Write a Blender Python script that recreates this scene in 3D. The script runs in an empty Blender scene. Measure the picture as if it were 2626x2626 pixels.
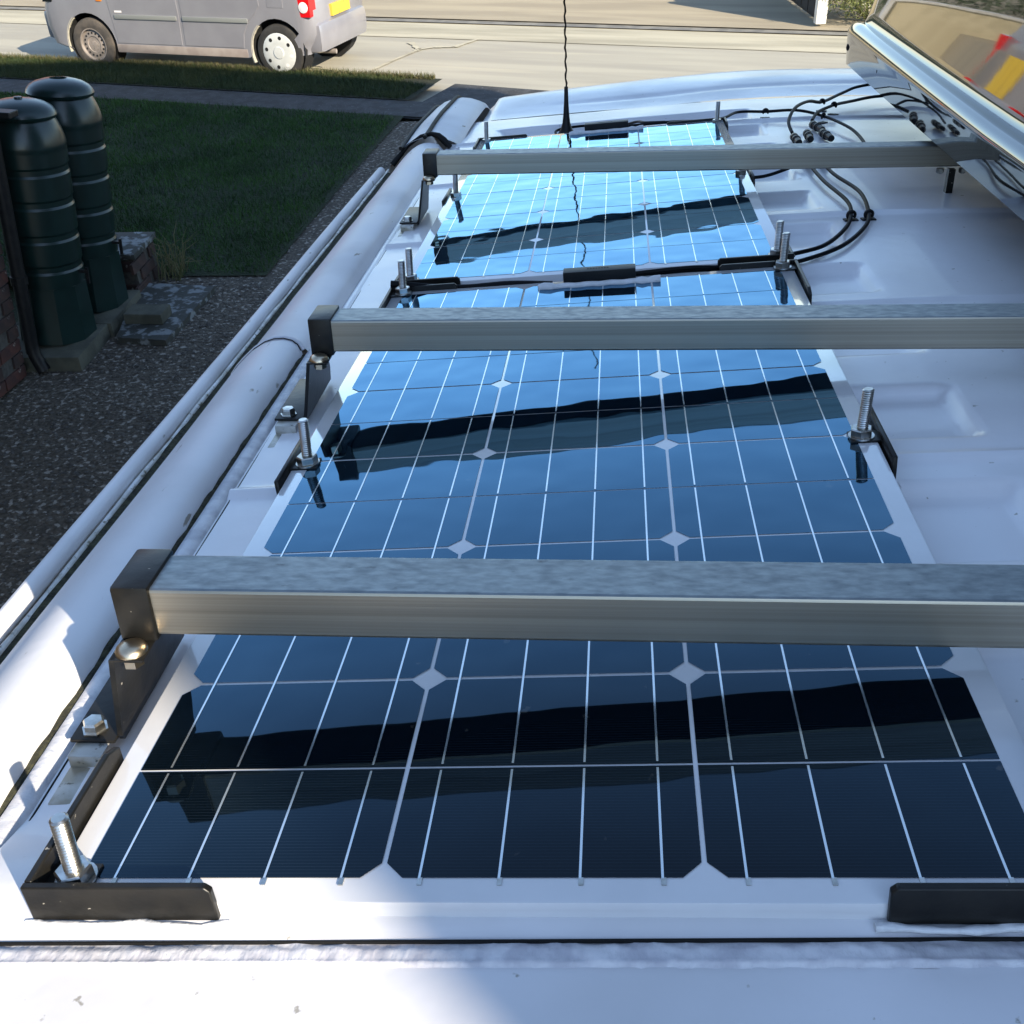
import bpy, bmesh, math, random
import numpy as np
from mathutils import Matrix, Vector

random.seed(7)
rng = np.random.default_rng(7)
SC = bpy.context.scene
COL = SC.collection
rad = math.radians

# ------------------------------------------------------------------ frames
# the van stands nose-down on a sloping drive: VAN maps van coordinates (x across, y towards the nose,
# z up from the first solar panel's near left cell corner) to the world.
VAN = Matrix.Translation((0, 0, 2.2)) @ Matrix.Rotation(rad(-6), 4, 'X')
SLOPE = 0.0649
PAN = VAN @ Matrix.Rotation(-0.0138, 4, 'Z') @ Matrix.Rotation(-math.atan(SLOPE), 4, 'Y')
WORLD = Matrix.Identity(4)

# ------------------------------------------------------------------ camera
cd = bpy.data.cameras.new('camera'); cam = bpy.data.objects.new('camera', cd); COL.objects.link(cam)
R3 = Matrix(((0.99690816, -0.00764591, 0.07820265), (0.0681649, 0.57921605, -0.81231909), (-0.03908532, 0.81513821, 0.57794639)))
cam.matrix_world = Matrix.Translation((0.2628, -0.3204, 2.6611)) @ R3.to_4x4()
cd.sensor_width = 36; cd.lens = 2742.5 / 2626 * 36; cd.clip_start = 0.02; cd.clip_end = 500
SC.camera = cam

# ------------------------------------------------------------------ light
SUN_EL, SUN_AZ = rad(28.8), math.atan2(0.60, -0.633)
w = bpy.data.worlds.new('World'); SC.world = w; w.use_nodes = True
nt = w.node_tree; bg = nt.nodes['Background']
sky = nt.nodes.new('ShaderNodeTexSky'); sky.sky_type = 'NISHITA'; sky.sun_disc = False
sky.sun_elevation = SUN_EL; sky.sun_rotation = SUN_AZ; sky.air_density = 1.0; sky.dust_density = 0.2; sky.ozone_density = 4
hsv = nt.nodes.new('ShaderNodeHueSaturation'); hsv.inputs['Saturation'].default_value = 0.86; hsv.inputs['Hue'].default_value = 0.495
nt.links.new(sky.outputs[0], hsv.inputs['Color']); nt.links.new(hsv.outputs[0], bg.inputs[0]); bg.inputs[1].default_value = 0.15
sl = bpy.data.lights.new('sun', 'SUN'); sl.energy = 4.4; sl.angle = rad(0.55); sl.color = (1, 0.88, 0.70)
so = bpy.data.objects.new('sun', sl); COL.objects.link(so)
so.rotation_euler = Vector((0.60, -0.633, 0.484)).to_track_quat('Z', 'Y').to_euler()
SC.view_settings.view_transform = 'Standard'; SC.view_settings.look = 'None'
SC.view_settings.gamma = 1; SC.view_settings.use_curve_mapping = False
SC.view_settings.exposure = 1.18
SC.render.engine = 'CYCLES'
SC.cycles.max_bounces = 8

# ------------------------------------------------------------------ materials
def mat(name, c1, c2=None, scale=6, rough=0.5, metal=0.0, bump=0.0, bscale=60, stretch=(1, 1, 1), lo=0.4, hi=0.6,
        spec=0.5, coat=0.0, c3=None, s3=40, lo3=0.62, hi3=0.68, r2=None, world=False, bdist=0.002, detail=6, bstretch=None, st3=None):
    m = bpy.data.materials.new(name); m.use_nodes = True
    n, l = m.node_tree.nodes, m.node_tree.links
    b = n['Principled BSDF']
    b.inputs['Base Color'].default_value = (*c1, 1); b.inputs['Roughness'].default_value = rough
    b.inputs['Metallic'].default_value = metal; b.inputs['Specular IOR Level'].default_value = spec
    b.inputs['Coat Weight'].default_value = coat; b.inputs['Coat Roughness'].default_value = 0.05
    if world:
        tc = n.new('ShaderNodeNewGeometry').outputs['Position']
    else:
        tc = n.new('ShaderNodeTexCoord').outputs['Object']
    def mapped(st):
        mp = n.new('ShaderNodeMapping'); mp.inputs['Scale'].default_value = st
        l.new(tc, mp.inputs[0]); return mp.outputs[0]
    co = mapped(stretch)
    def ramp(sc, a, z, cc=None):
        t = n.new('ShaderNodeTexNoise'); t.inputs['Scale'].default_value = sc; t.inputs['Detail'].default_value = detail
        l.new(cc or co, t.inputs[0])
        r = n.new('ShaderNodeMapRange'); r.inputs[1].default_value = a; r.inputs[2].default_value = z
        l.new(t.outputs[0], r.inputs[0]); return r.outputs[0]
    col = None
    if c2:
        mx = n.new('ShaderNodeMix'); mx.data_type = 'RGBA'
        f = ramp(scale, lo, hi)
        l.new(f, mx.inputs[0]); mx.inputs[6].default_value = (*c1, 1); mx.inputs[7].default_value = (*c2, 1)
        col = mx.outputs[2]
        if r2 is not None:
            rr = n.new('ShaderNodeMapRange'); rr.inputs[3].default_value = rough; rr.inputs[4].default_value = r2
            l.new(f, rr.inputs[0]); l.new(rr.outputs[0], b.inputs['Roughness'])
    if c3:
        mx = n.new('ShaderNodeMix'); mx.data_type = 'RGBA'
        l.new(ramp(s3, lo3, hi3, mapped(st3) if st3 else None), mx.inputs[0])
        if col: l.new(col, mx.inputs[6])
        else: mx.inputs[6].default_value = (*c1, 1)
        mx.inputs[7].default_value = (*c3, 1); col = mx.outputs[2]
    if col: l.new(col, b.inputs['Base Color'])
    if bump:
        t = n.new('ShaderNodeTexNoise'); t.inputs['Scale'].default_value = bscale; t.inputs['Detail'].default_value = 5
        l.new(mapped(bstretch) if bstretch else co, t.inputs[0])
        bp = n.new('ShaderNodeBump'); bp.inputs['Strength'].default_value = bump; bp.inputs['Distance'].default_value = bdist
        l.new(t.outputs[0], bp.inputs['Height']); l.new(bp.outputs[0], b.inputs['Normal'])
    return m

MT = {}
MT['white'] = mat('white_paint', (.765, .755, .77), (.67, .66, .665), 5, .30, bump=.30, bscale=8, bdist=.01, coat=.22, r2=.42, lo=.45, hi=.72,
                  c3=(.36, .34, .30), s3=95, lo3=.70, hi3=.74)
MT['white_roll'] = mat('dull_white_paint', (.74, .735, .745), (.62, .61, .61), 6, .46, bump=.30, bscale=9, bdist=.008, spec=.4, r2=.6, lo=.45, hi=.75,
                       c3=(.30, .27, .22), s3=80, lo3=.69, hi3=.74, st3=(1, .3, 1))
MT['dirty_white'] = mat('dirty_white_paint', (.70, .70, .69), (.40, .38, .32), 30, .4, bump=.2, bscale=60, c3=(.16, .14, .09), s3=110, lo3=.58, hi3=.66)
MT['sealer'] = mat('seam_sealer', (.66, .66, .68), (.50, .50, .53), 60, .45, bump=.7, bscale=55, stretch=(1, 1, 1), bstretch=(1.6, 3.5, 1), bdist=.002)
MT['sealer_cross'] = mat('seam_sealer_cross', (.70, .69, .71), (.52, .51, .55), 70, .45, bump=.75, bscale=55, bstretch=(3.2, 1.5, 1), bdist=.002)
MT['moss'] = mat('moss_dirt', (.016, .016, .009), (.045, .045, .022), 120, .95, bump=1, bscale=300, bdist=.003)
MT['black'] = mat('black_coated_steel', (.007, .007, .0065), (.014, .013, .011), 40, .36, spec=.3, bump=.25, bscale=120, bdist=.001,
                  c3=(.30, .28, .24), s3=170, lo3=.71, hi3=.74)
MT['plastic'] = mat('black_plastic', (.006, .006, .007), (.011, .011, .011), 30, .45, spec=.25, bump=.1, bscale=200)
MT['rubber'] = mat('black_rubber', (.008, .008, .008), None, rough=.6, spec=.2, bump=.1)
MT['cable'] = mat('cable_sheath', (.005, .005, .006), None, rough=.5, spec=.12)
MT['alu_top'] = mat('weathered_aluminium', (.32, .345, .345), (.23, .255, .265), 230, .42, metal=.9, stretch=(.45, 1, 1), lo=.32, hi=.68,
                    c3=(.09, .09, .095), s3=90, lo3=.66, hi3=.76, st3=(.5, 1, 1), bump=.15, bscale=200, bdist=.0008, r2=.55)
MT['alu_side'] = mat('brushed_aluminium', (.40, .365, .295), (.31, .28, .225), 42, .36, metal=.8, stretch=(.03, 1, 12), lo=.35, hi=.65,
                     bump=.12, bscale=150, bstretch=(.02, 1, 10), bdist=.0006, c3=(.20, .18, .14), s3=16, lo3=.56, hi3=.74)
MT['alu_under'] = mat('shade_tinted_aluminium', (.035, .033, .026), (.06, .056, .045), 40, .6, metal=.2, stretch=(.1, 1, 1))  # bar underside: shade put into the colour, so its panel reflection stays dark
MT['zinc'] = mat('zinc_steel', (.62, .62, .60), (.45, .44, .40), 80, .3, metal=1, bump=.1, bscale=300)
MT['bolt_brass'] = mat('passivated_steel', (.72, .60, .42), (.55, .42, .30), 70, .3, metal=1)
MT['silver'] = mat('painted_clip', (.50, .49, .45), (.34, .31, .24), 60, .4, metal=.3, c3=(.06, .05, .03), s3=150, lo3=.62, hi3=.7)
MT['backsheet'] = mat('white_backsheet', (.74, .74, .75), (.70, .70, .71), 20, .16, c3=(.10, .09, .08), s3=150, lo3=.765, hi3=.78)
MT['glue'] = mat('clear_adhesive', (.62, .63, .64), (.75, .75, .76), 60, .3, bump=.8, bscale=70, bdist=.004)

def wavy_glossy(name, base, rough, ior, fingers=False, spec=.5, tint=None):
    m = bpy.data.materials.new(name); m.use_nodes = True
    n, l = m.node_tree.nodes, m.node_tree.links; b = n['Principled BSDF']
    b.inputs['Base Color'].default_value = (*base, 1); b.inputs['Roughness'].default_value = rough; b.inputs['IOR'].default_value = ior
    b.inputs['Specular IOR Level'].default_value = spec
    if tint: b.inputs['Specular Tint'].default_value = (*tint, 1)
    g = n.new('ShaderNodeNewGeometry')
    t = n.new('ShaderNodeTexNoise'); t.inputs['Scale'].default_value = 9; t.inputs['Detail'].default_value = 2
    l.new(g.outputs['Position'], t.inputs[0])
    bp = n.new('ShaderNodeBump'); bp.inputs['Strength'].default_value = .16; bp.inputs['Distance'].default_value = .012
    l.new(t.outputs[0], bp.inputs['Height']); l.new(bp.outputs[0], b.inputs['Normal'])
    if fingers:
        tc = n.new('ShaderNodeTexCoord'); sp = n.new('ShaderNodeSeparateXYZ'); l.new(tc.outputs['Object'], sp.inputs[0])
        mu = n.new('ShaderNodeMath'); mu.operation = 'MULTIPLY'; mu.inputs[1].default_value = 1 / .0021; l.new(sp.outputs[1], mu.inputs[0])
        fr = n.new('ShaderNodeMath'); fr.operation = 'FRACT'; l.new(mu.outputs[0], fr.inputs[0])
        gt = n.new('ShaderNodeMath'); gt.operation = 'LESS_THAN'; gt.inputs[1].default_value = .12; l.new(fr.outputs[0], gt.inputs[0])
        mx = n.new('ShaderNodeMix'); mx.data_type = 'RGBA'; l.new(gt.outputs[0], mx.inputs[0])
        mx.inputs[6].default_value = (*base, 1); mx.inputs[7].default_value = (.012, .019, .028, 1)
        sk = n.new('ShaderNodeTexNoise'); sk.inputs['Scale'].default_value = 60; l.new(g.outputs['Position'], sk.inputs[0])
        r = n.new('ShaderNodeMapRange'); r.inputs[1].default_value = .73; r.inputs[2].default_value = .76; l.new(sk.outputs[0], r.inputs[0])
        m2 = n.new('ShaderNodeMix'); m2.data_type = 'RGBA'; l.new(r.outputs[0], m2.inputs[0]); l.new(mx.outputs[2], m2.inputs[6])
        m2.inputs[7].default_value = (.05, .045, .04, 1)
        l.new(m2.outputs[2], b.inputs['Base Color'])
    return m
MT['cell'] = wavy_glossy('solar_cell', (.0015, .004, .007), .035, 1.5, True, spec=.2)
def blue_film(m, tint, pts):
    n, l = m.node_tree.nodes, m.node_tree.links; b = n['Principled BSDF']; out = n['Material Output']
    g = n.new('ShaderNodeBsdfGlossy'); g.inputs['Color'].default_value = (*tint, 1); g.inputs['Roughness'].default_value = .03
    for k in b.inputs['Normal'].links: l.new(k.from_socket, g.inputs['Normal'])
    lw = n.new('ShaderNodeLayerWeight'); lw.inputs['Blend'].default_value = .5      # facing = 1 - cos
    r = n.new('ShaderNodeValToRGB'); l.new(lw.outputs['Facing'], r.inputs[0])
    e = r.color_ramp.elements; e[0].position, e[1].position = pts[0][0], pts[-1][0]
    e[0].color = (*(pts[0][1],) * 3, 1); e[1].color = (*(pts[-1][1],) * 3, 1)
    for p, v in pts[1:-1]: q = e.new(p); q.color = (v, v, v, 1)
    mx = n.new('ShaderNodeMixShader'); l.new(r.outputs[0], mx.inputs[0]); l.new(b.outputs[0], mx.inputs[1]); l.new(g.outputs[0], mx.inputs[2])
    l.new(mx.outputs[0], out.inputs['Surface'])
blue_film(MT['cell'], (.20, .62, 1.0), [(.0, .003), (.24, .004), (.37, .052), (.53, .19), (.62, .30), (.8, .40), (1.0, .6)])
blue_film(MT['backsheet'], (.85, .95, 1.0), [(.0, .01), (.24, .015), (.37, .04), (.53, .10), (.62, .18), (.8, .30), (1.0, .5)])
MT['busbar'] = wavy_glossy('busbar', (.80, .86, .88), .16, 1.5)
MT['busbar'].node_tree.nodes['Principled BSDF'].inputs['Metallic'].default_value = .82
MT['hood'] = mat('dark_mirror_sheet', (.012, .012, .013), None, rough=.03, metal=0, bump=.012, bscale=6, bdist=.01, bstretch=(1, 1, .5))
MT['hood'].node_tree.nodes['Principled BSDF'].inputs['IOR'].default_value = 2.1
MT['glass'] = mat('dark_glass', (.01, .012, .014), None, rough=.03)

# ground materials
MT['drive'] = mat('pebble_drive', (.040, .032, .023), (.090, .074, .055), 45, .9, bump=1, bscale=55, bdist=.02, c3=(.27, .245, .21), s3=34, lo3=.56, hi3=.63, detail=9)
MT['chip'] = mat('loose_chippings', (.10, .092, .08), (.05, .045, .04), 3, .9, lo=.45, hi=.55)
MT['path'] = mat('concrete_path', (.030, .031, .031), (.052, .054, .055), 8, .9, bump=.6, bscale=60, bdist=.006, c3=(.09, .09, .095), s3=30, lo3=.62, hi3=.66)
MT['concrete'] = mat('old_concrete', (.075, .075, .055), (.045, .046, .034), 9, .9, bump=.6, bscale=70, bdist=.004)
MT['flaky'] = mat('flaking_paint_slab', (.03, .031, .026), (.17, .185, .19), 17, .8, bump=.6, bscale=60, lo=.50, hi=.60, bdist=.004)
MT['soil'] = mat('lawn_soil', (.006, .014, .002), (.011, .022, .003), 5, 1, bump=1, bscale=40, bdist=.02)
MT['verge_soil'] = mat('verge_soil', (.010, .014, .004), (.018, .021, .007), 5, 1, bump=1, bscale=40, bdist=.02)
MT['road'] = mat('bleached_road', (.31, .29, .235), (.38, .355, .28), 1.3, .95, stretch=(.25, 2.6, 1), bump=.5, bscale=90, bdist=.006,
                 c3=(.42, .385, .29), s3=1.6, lo3=.60, hi3=.74, st3=(.2, 3, 1))
MT['pale'] = mat('pale_channel', (.44, .405, .30), (.31, .285, .21), 1.4, .95, stretch=(.3, 2.5, 1), bump=.5, bscale=60, bdist=.005)
MT['tan'] = mat('far_footway', (.36, .31, .215), (.28, .24, .17), 1.5, .95, stretch=(.3, 2, 1), bump=.5, bscale=50, bdist=.006)
MT['kerb'] = mat('kerb_stone', (.22, .21, .18), (.15, .145, .13), 6, .9, bump=.4, bscale=60)
MT['mortar'] = mat('mortar', (.07, .065, .055), (.045, .04, .036), 40, .95, bump=.6, bscale=150)
MT['brick'] = mat('red_brick', (.075, .024, .016), (.045, .018, .014), 14, .9, bump=.5, bscale=90, c3=(.26, .22, .19), s3=22, lo3=.66, hi3=.72)
MT['brick2'] = mat('brown_brick', (.05, .024, .018), (.03, .017, .014), 14, .9, bump=.5, bscale=90, c3=(.22, .2, .18), s3=22, lo3=.68, hi3=.74)
MT['butt'] = mat('green_polythene', (.0028, .0140, .0125), (.0045, .0185, .0165), 9, .3, bump=.05, bscale=60)
MT['render'] = mat('cream_render', (.62, .53, .34), (.54, .46, .29), 4, .9, bump=.3, bscale=80)
MT['tile'] = mat('brown_roof_tile', (.10, .06, .045), (.07, .045, .035), 8, .8, bump=.6, bscale=20, bdist=.02)
MT['orange_brick'] = mat('orange_brick_wall', (.38, .13, .04), (.30, .10, .035), 9, .9, bump=.3, bscale=60)
MT['leaf_dark'] = mat('hedge_leaf', (.03, .06, .02), (.05, .08, .025), 9, .6)
MT['leaf_sun'] = mat('sunlit_shrub_leaf', (.17, .18, .05), (.11, .14, .04), 6, .6)
MT['blade'] = mat('grass_blade', (.009, .044, .0012), (.022, .078, .002), 2.2, .7, world=True)
MT['blade_verge'] = mat('verge_blade', (.014, .032, .003), (.034, .048, .007), 2.6, .7, world=True)
MT['straw'] = mat('dry_stalk', (.12, .105, .05), (.06, .07, .02), 20, .8)
MT['timber_dark'] = mat('dark_fence_board', (.03, .026, .022), (.02, .018, .016), 10, .8, stretch=(1, 1, .2), bump=.3)
MT['post_white'] = mat('white_post', (.72, .69, .62), (.6, .56, .48), 9, .6, bump=.2)
MT['car'] = mat('car_paint_lilac_silver', (.32, .315, .34), (.29, .285, .31), 3, .32, metal=.35, coat=.6)
MT['sill'] = mat('dusty_sill', (.30, .26, .23), (.24, .2, .18), 6, .6)
MT['moulding'] = mat('grey_moulding', (.20, .21, .20), None, rough=.5)
MT['tyre'] = mat('dusty_tyre', (.085, .072, .060), (.05, .045, .04), 12, .9, bump=.2)
MT['tyre_black'] = mat('black_tyre', (.022, .021, .02), (.035, .033, .03), 12, .8)
MT['steel_rim'] = mat('bare_steel_rim', (.20, .175, .155), (.28, .24, .21), 12, .5)
MT['hubcap'] = mat('silver_hubcap', (.60, .61, .58), (.55, .56, .53), 12, .4, metal=.1)
MT['dark'] = mat('shadow_black_liner', (.008, .008, .008), None, rough=.9)
MT['red'] = mat('tail_lamp_red', (.62, .008, .012), None, rough=.1, coat=1)
MT['clear'] = mat('lamp_clear', (.75, .72, .70), None, rough=.1, coat=1)
MT['amber'] = mat('amber_lamp', (.75, .22, .02), None, rough=.2)
MT['yellow'] = mat('yellow_plate', (.62, .43, .05), (.42, .28, .05), 20, .4, stretch=(1, 1, .1), lo=.55, hi=.6)
MT['liner'] = mat('cream_arch_liner', (.45, .42, .33), None, rough=.7)

# ------------------------------------------------------------------ mesh builder
class MB:
    def __init__(s): s.v, s.f, s.m = [], [], []
    def add(s, vs, fs, mi=0):
        o = len(s.v); s.v += [tuple(p) for p in vs]; s.f += [tuple(i + o for i in q) for q in fs]; s.m += [mi] * len(fs); return s
    def box(s, lo, hi, mi=0, bev=0.0, M=None):
        (x0, y0, z0), (x1, y1, z1) = lo, hi
        bm = bmesh.new(); bmesh.ops.create_cube(bm, size=1)
        for v in bm.verts: v.co = Vector(((x0 + x1) / 2 + v.co.x * (x1 - x0), (y0 + y1) / 2 + v.co.y * (y1 - y0), (z0 + z1) / 2 + v.co.z * (z1 - z0)))
        if bev: bmesh.ops.bevel(bm, geom=bm.edges[:], offset=bev, segments=2, profile=.6, affect='EDGES')
        if M: bm.transform(M)
        bm.verts.index_update()
        s.add([v.co[:] for v in bm.verts], [[v.index for v in f.verts] for f in bm.faces], mi); bm.free(); return s
    def tube(s, pts, r, n=8, mi=0, cap=True):
        P = [Vector(p) for p in pts]; rs = r if isinstance(r, (list, tuple)) else [r] * len(P)
        vs, fs = [], []; up = None
        for i, p in enumerate(P):
            t = (P[min(i + 1, len(P) - 1)] - P[max(i - 1, 0)]).normalized()
            if up is None: up = Vector((0, 0, 1)) if abs(t.z) < .9 else Vector((1, 0, 0))
            a = t.cross(up)
            if a.length < 1e-4: a = t.cross(Vector((1, 0, 0)))
            a.normalize(); b = a.cross(t).normalized(); up = b
            for k in range(n):
                an = 2 * math.pi * k / n; vs.append(p + (a * math.cos(an) + b * math.sin(an)) * rs[i])
        for i in range(len(P) - 1):
            for k in range(n):
                k2 = (k + 1) % n; fs.append((i * n + k, i * n + k2, (i + 1) * n + k2, (i + 1) * n + k))
        if cap:
            fs.append(tuple(range(n))[::-1]); fs.append(tuple((len(P) - 1) * n + k for k in range(n)))
        return s.add(vs, fs, mi)
    def lathe(s, prof, n=24, c=(0, 0, 0), mi=0, axis='Z', off=0.0):
        vs, fs = [], []
        for r, z in prof:
            for k in range(n):
                a = 2 * math.pi * k / n + off
                p = (r * math.cos(a), r * math.sin(a), z)
                if axis == 'Y': p = (p[0], p[2], p[1])
                if axis == 'X': p = (p[2], p[0], p[1])
                vs.append((p[0] + c[0], p[1] + c[1], p[2] + c[2]))
        for i in range(len(prof) - 1):
            for k in range(n):
                k2 = (k + 1) % n; fs.append((i * n + k, i * n + k2, (i + 1) * n + k2, (i + 1) * n + k))
        fs.append(tuple(range(n))[::-1]); fs.append(tuple((len(prof) - 1) * n + k for k in range(n)))
        return s.add(vs, fs, mi)
    def prism(s, poly, ax, a, b, mi=0):
        # poly in the two other axes, extruded along ax from a to b
        def P(u, v, t): return (t, u, v) if ax == 'X' else ((u, t, v) if ax == 'Y' else (u, v, t))
        n = len(poly); vs = [P(u, v, a) for u, v in poly] + [P(u, v, b) for u, v in poly]
        fs = [tuple(range(n)), tuple(range(2 * n - 1, n - 1, -1))] + [(i, i + n, (i + 1) % n + n, (i + 1) % n) for i in range(n)]
        return s.add(vs, fs, mi)
    def build(s, name, m, parent=None, frame=WORLD, smooth=None, origin=None):
        me = bpy.data.meshes.new(name)
        og = Vector(origin) if origin is not None else (Vector(parent['_o']) if parent and '_o' in parent else Vector((0, 0, 0)))
        me.from_pydata([(p[0] - og.x, p[1] - og.y, p[2] - og.z) for p in s.v], [], s.f)
        for x in (m if isinstance(m, list) else [m]): me.materials.append(MT[x])
        me.polygons.foreach_set('material_index', s.m)
        bm = bmesh.new(); bm.from_mesh(me); bmesh.ops.recalc_face_normals(bm, faces=bm.faces); bm.to_mesh(me); bm.free()
        if smooth is not None: me.shade_smooth() if smooth >= 180 else me.set_sharp_from_angle(angle=rad(smooth))
        if smooth is not None and smooth < 180:
            me.polygons.foreach_set('use_smooth', [True] * len(me.polygons))
        o = bpy.data.objects.new(name, me); COL.objects.link(o)
        if parent: o.parent = parent
        else: o.matrix_world = frame @ Matrix.Translation(og)
        return o

def tag(o, label=None, cat=None, group=None, kind=None):
    if label: o['label'] = label
    if cat: o['category'] = cat
    if group: o['group'] = group
    if kind: o['kind'] = kind
    return o
def thing(name, label, cat, loc=(0, 0, 0), frame=WORLD, group=None, rotz=0):
    o = bpy.data.objects.new(name, None); COL.objects.link(o); o.empty_display_size = .05
    o.matrix_world = frame @ Matrix.Translation(loc) @ Matrix.Rotation(rotz, 4, 'Z')
    return tag(o, label, cat, group)
def copy_tree(o, parent=None):
    c = o.copy(); COL.objects.link(c)
    if parent: c.parent = parent
    for ch in list(o.children): copy_tree(ch, c)
    return c
def sheet(name, m, xs, ys, fz, parent=None, frame=WORLD, smooth=True):
    X, Y = np.meshgrid(xs, ys); Z = fz(X, Y); nx, ny = len(xs), len(ys)
    v = np.stack([X, Y, Z], -1).reshape(-1, 3)
    i = np.arange(nx * ny).reshape(ny, nx)
    f = np.stack([i[:-1, :-1], i[:-1, 1:], i[1:, 1:], i[1:, :-1]], -1).reshape(-1, 4)
    me = bpy.data.meshes.new(name); me.from_pydata(v.tolist(), [], f.tolist())
    for q in (m if isinstance(m, list) else [m]): me.materials.append(MT[q])
    if smooth: me.shade_smooth()
    o = bpy.data.objects.new(name, me); COL.objects.link(o)
    if parent: o.parent = parent
    else: o.matrix_world = frame
    return o
def ss(a, b, x): t = np.clip((x - a) / (b - a), 0, 1); return t * t * (3 - 2 * t)
def vnoise(x, y, seed=0):
    r = np.random.default_rng(seed); T = r.random((64, 64))
    xi, yi = np.floor(x).astype(int), np.floor(y).astype(int); fx, fy = x - xi, y - yi
    fx, fy = fx * fx * (3 - 2 * fx), fy * fy * (3 - 2 * fy)
    g = lambda a, b: T[a % 64, b % 64]
    return (g(xi, yi) * (1 - fx) + g(xi + 1, yi) * fx) * (1 - fy) + (g(xi, yi + 1) * (1 - fx) + g(xi + 1, yi + 1) * fx) * fy

# ================================================================== THE VAN
XC = .78                                   # centre line of the van
def base_z(x):                             # cross camber of the roof skin
    d = np.abs(np.asarray(x, float) - XC)
    k = .33
    return -.022 + SLOPE * (XC - k / 2) - np.where(d > k, SLOPE * (d - k / 2), SLOPE * d * d / (2 * k))
RIBS = [.058, .462, .866, 1.270, 1.675, 2.08]
def roof_z(x, y):
    z = base_z(x)
    for r in RIBS: z = z + .0052 * np.exp(-((y - r) / .007) ** 2) * ss(.1, .2, y)
    m = ss(.604, .589, x) * ss(.02, .06, x) + ss(.957, .988, x)
    for k, r in enumerate(RIBS):
        for a, b in ((.040, .160), (.240, .365)):
            if r + a > 2.2: continue
            z = z - .0135 * m * ss(r + a, r + a + .014, y) * ss(r + b, r + b - .014, y)
    z = z + .0120 * ss(.072, .004, y) - .0045 * ss(-.016, -.0265, y)                                  # near edge rolls down into the cross seam
    z = z + .0012 * (vnoise(x * 9, y * 9, 3) - .5)
    z = z - .006 * ss(2.372, 2.40, y)
    return z
van = thing('panel_van', 'white panel van seen along its roof, carrying solar panels and three aluminium bars', 'van', (0, 0, 0), VAN)
sheet('roof_skin', 'white', np.arange(-.0665, 1.63, .005), np.linspace(-.0265, 2.402, 520), roof_z, van)
# rear section of the roof, lower and behind the cross seam
sheet('rear_roof', 'white', np.arange(-.205, 1.77, .015), np.linspace(-.62, -.0385, 50),
      lambda x, y: base_z(x) + .0075 - .05 * ss(-.15, -.22, x) - .05 * ss(1.71, 1.78, x) - .05 * ss(-.5, -.7, y), van)
sheet('seam_bead', 'sealer_cross', np.arange(-.09, 1.66, .003), np.linspace(-.0425, -.0265, 21),
      lambda x, y: base_z(x) + .0071 + .0024 * ss(-.0425, -.038, y) * ss(-.0275, -.034, y) + .0016 * (vnoise(x * 210 + y * 260, y * 190, 5) - .5) * (.25 + 1.3 * vnoise(x * 23, y * 9, 11)) + .0010 * (vnoise(x * 40, y * 60, 12) - .5) + .0016 * np.exp(-((y + .0402) / .0012) ** 2), van)
m = MB(); m.tube([(x, -.0272, float(base_z(x)) + .0075) for x in np.linspace(-.08, 1.64, 40)], .0011, 6); m.build('seam_gap', 'rubber', van)
# side of the roof: sealer bead, raised roll, gutter, drip rail - one lofted strip each, mirrored for the far side
def loft(name, mt, prof, ys, mod=None, mirror=False, smooth=180):
    mb = MB(); n = len(prof)
    for y in ys:
        for x, z in prof:
            if mod: x2, z2 = mod(x, z, y)
            else: x2, z2 = x, z
            mb.v.append((2 * XC - x2 if mirror else x2, y, z2))
    for j in range(len(ys) - 1):
        for i in range(n - 1): mb.f.append((j * n + i, j * n + i + 1, (j + 1) * n + i + 1, (j + 1) * n + i)); mb.m.append(0)
    return mb.build(name, mt, van, smooth=smooth)
YS = np.concatenate([np.arange(-.03, 2.06, .012)])
roll = [(-.0838, -.0300), (-.0852, -.0195), (-.089, -.0125), (-.096, -.0085), (-.107, -.0072), (-.119, -.0085), (-.131, -.0125), (-.145, -.021),
        (-.160, -.034), (-.169, -.043), (-.176, -.052), (-.180, -.064)]
def roll_near(x, z, y): return x, z + .0012 * math.sin(y * 9 + x * 40)
def roll_far(x, z, y):
    d = .0045 * (float(vnoise(np.array(x * 12 + 3), np.array(y * 11), 9)) - .5)
    return x, z + d - .0035
def roll_far_wide(x, z, y):
    # past the lap joint the inner flank is a wider, softer slope
    return roll_far(x, z, y)
roll2 = [(-.0705, -.0290), (-.0835, -.0150), (-.0862, -.0110)] + roll[3:]
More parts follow.
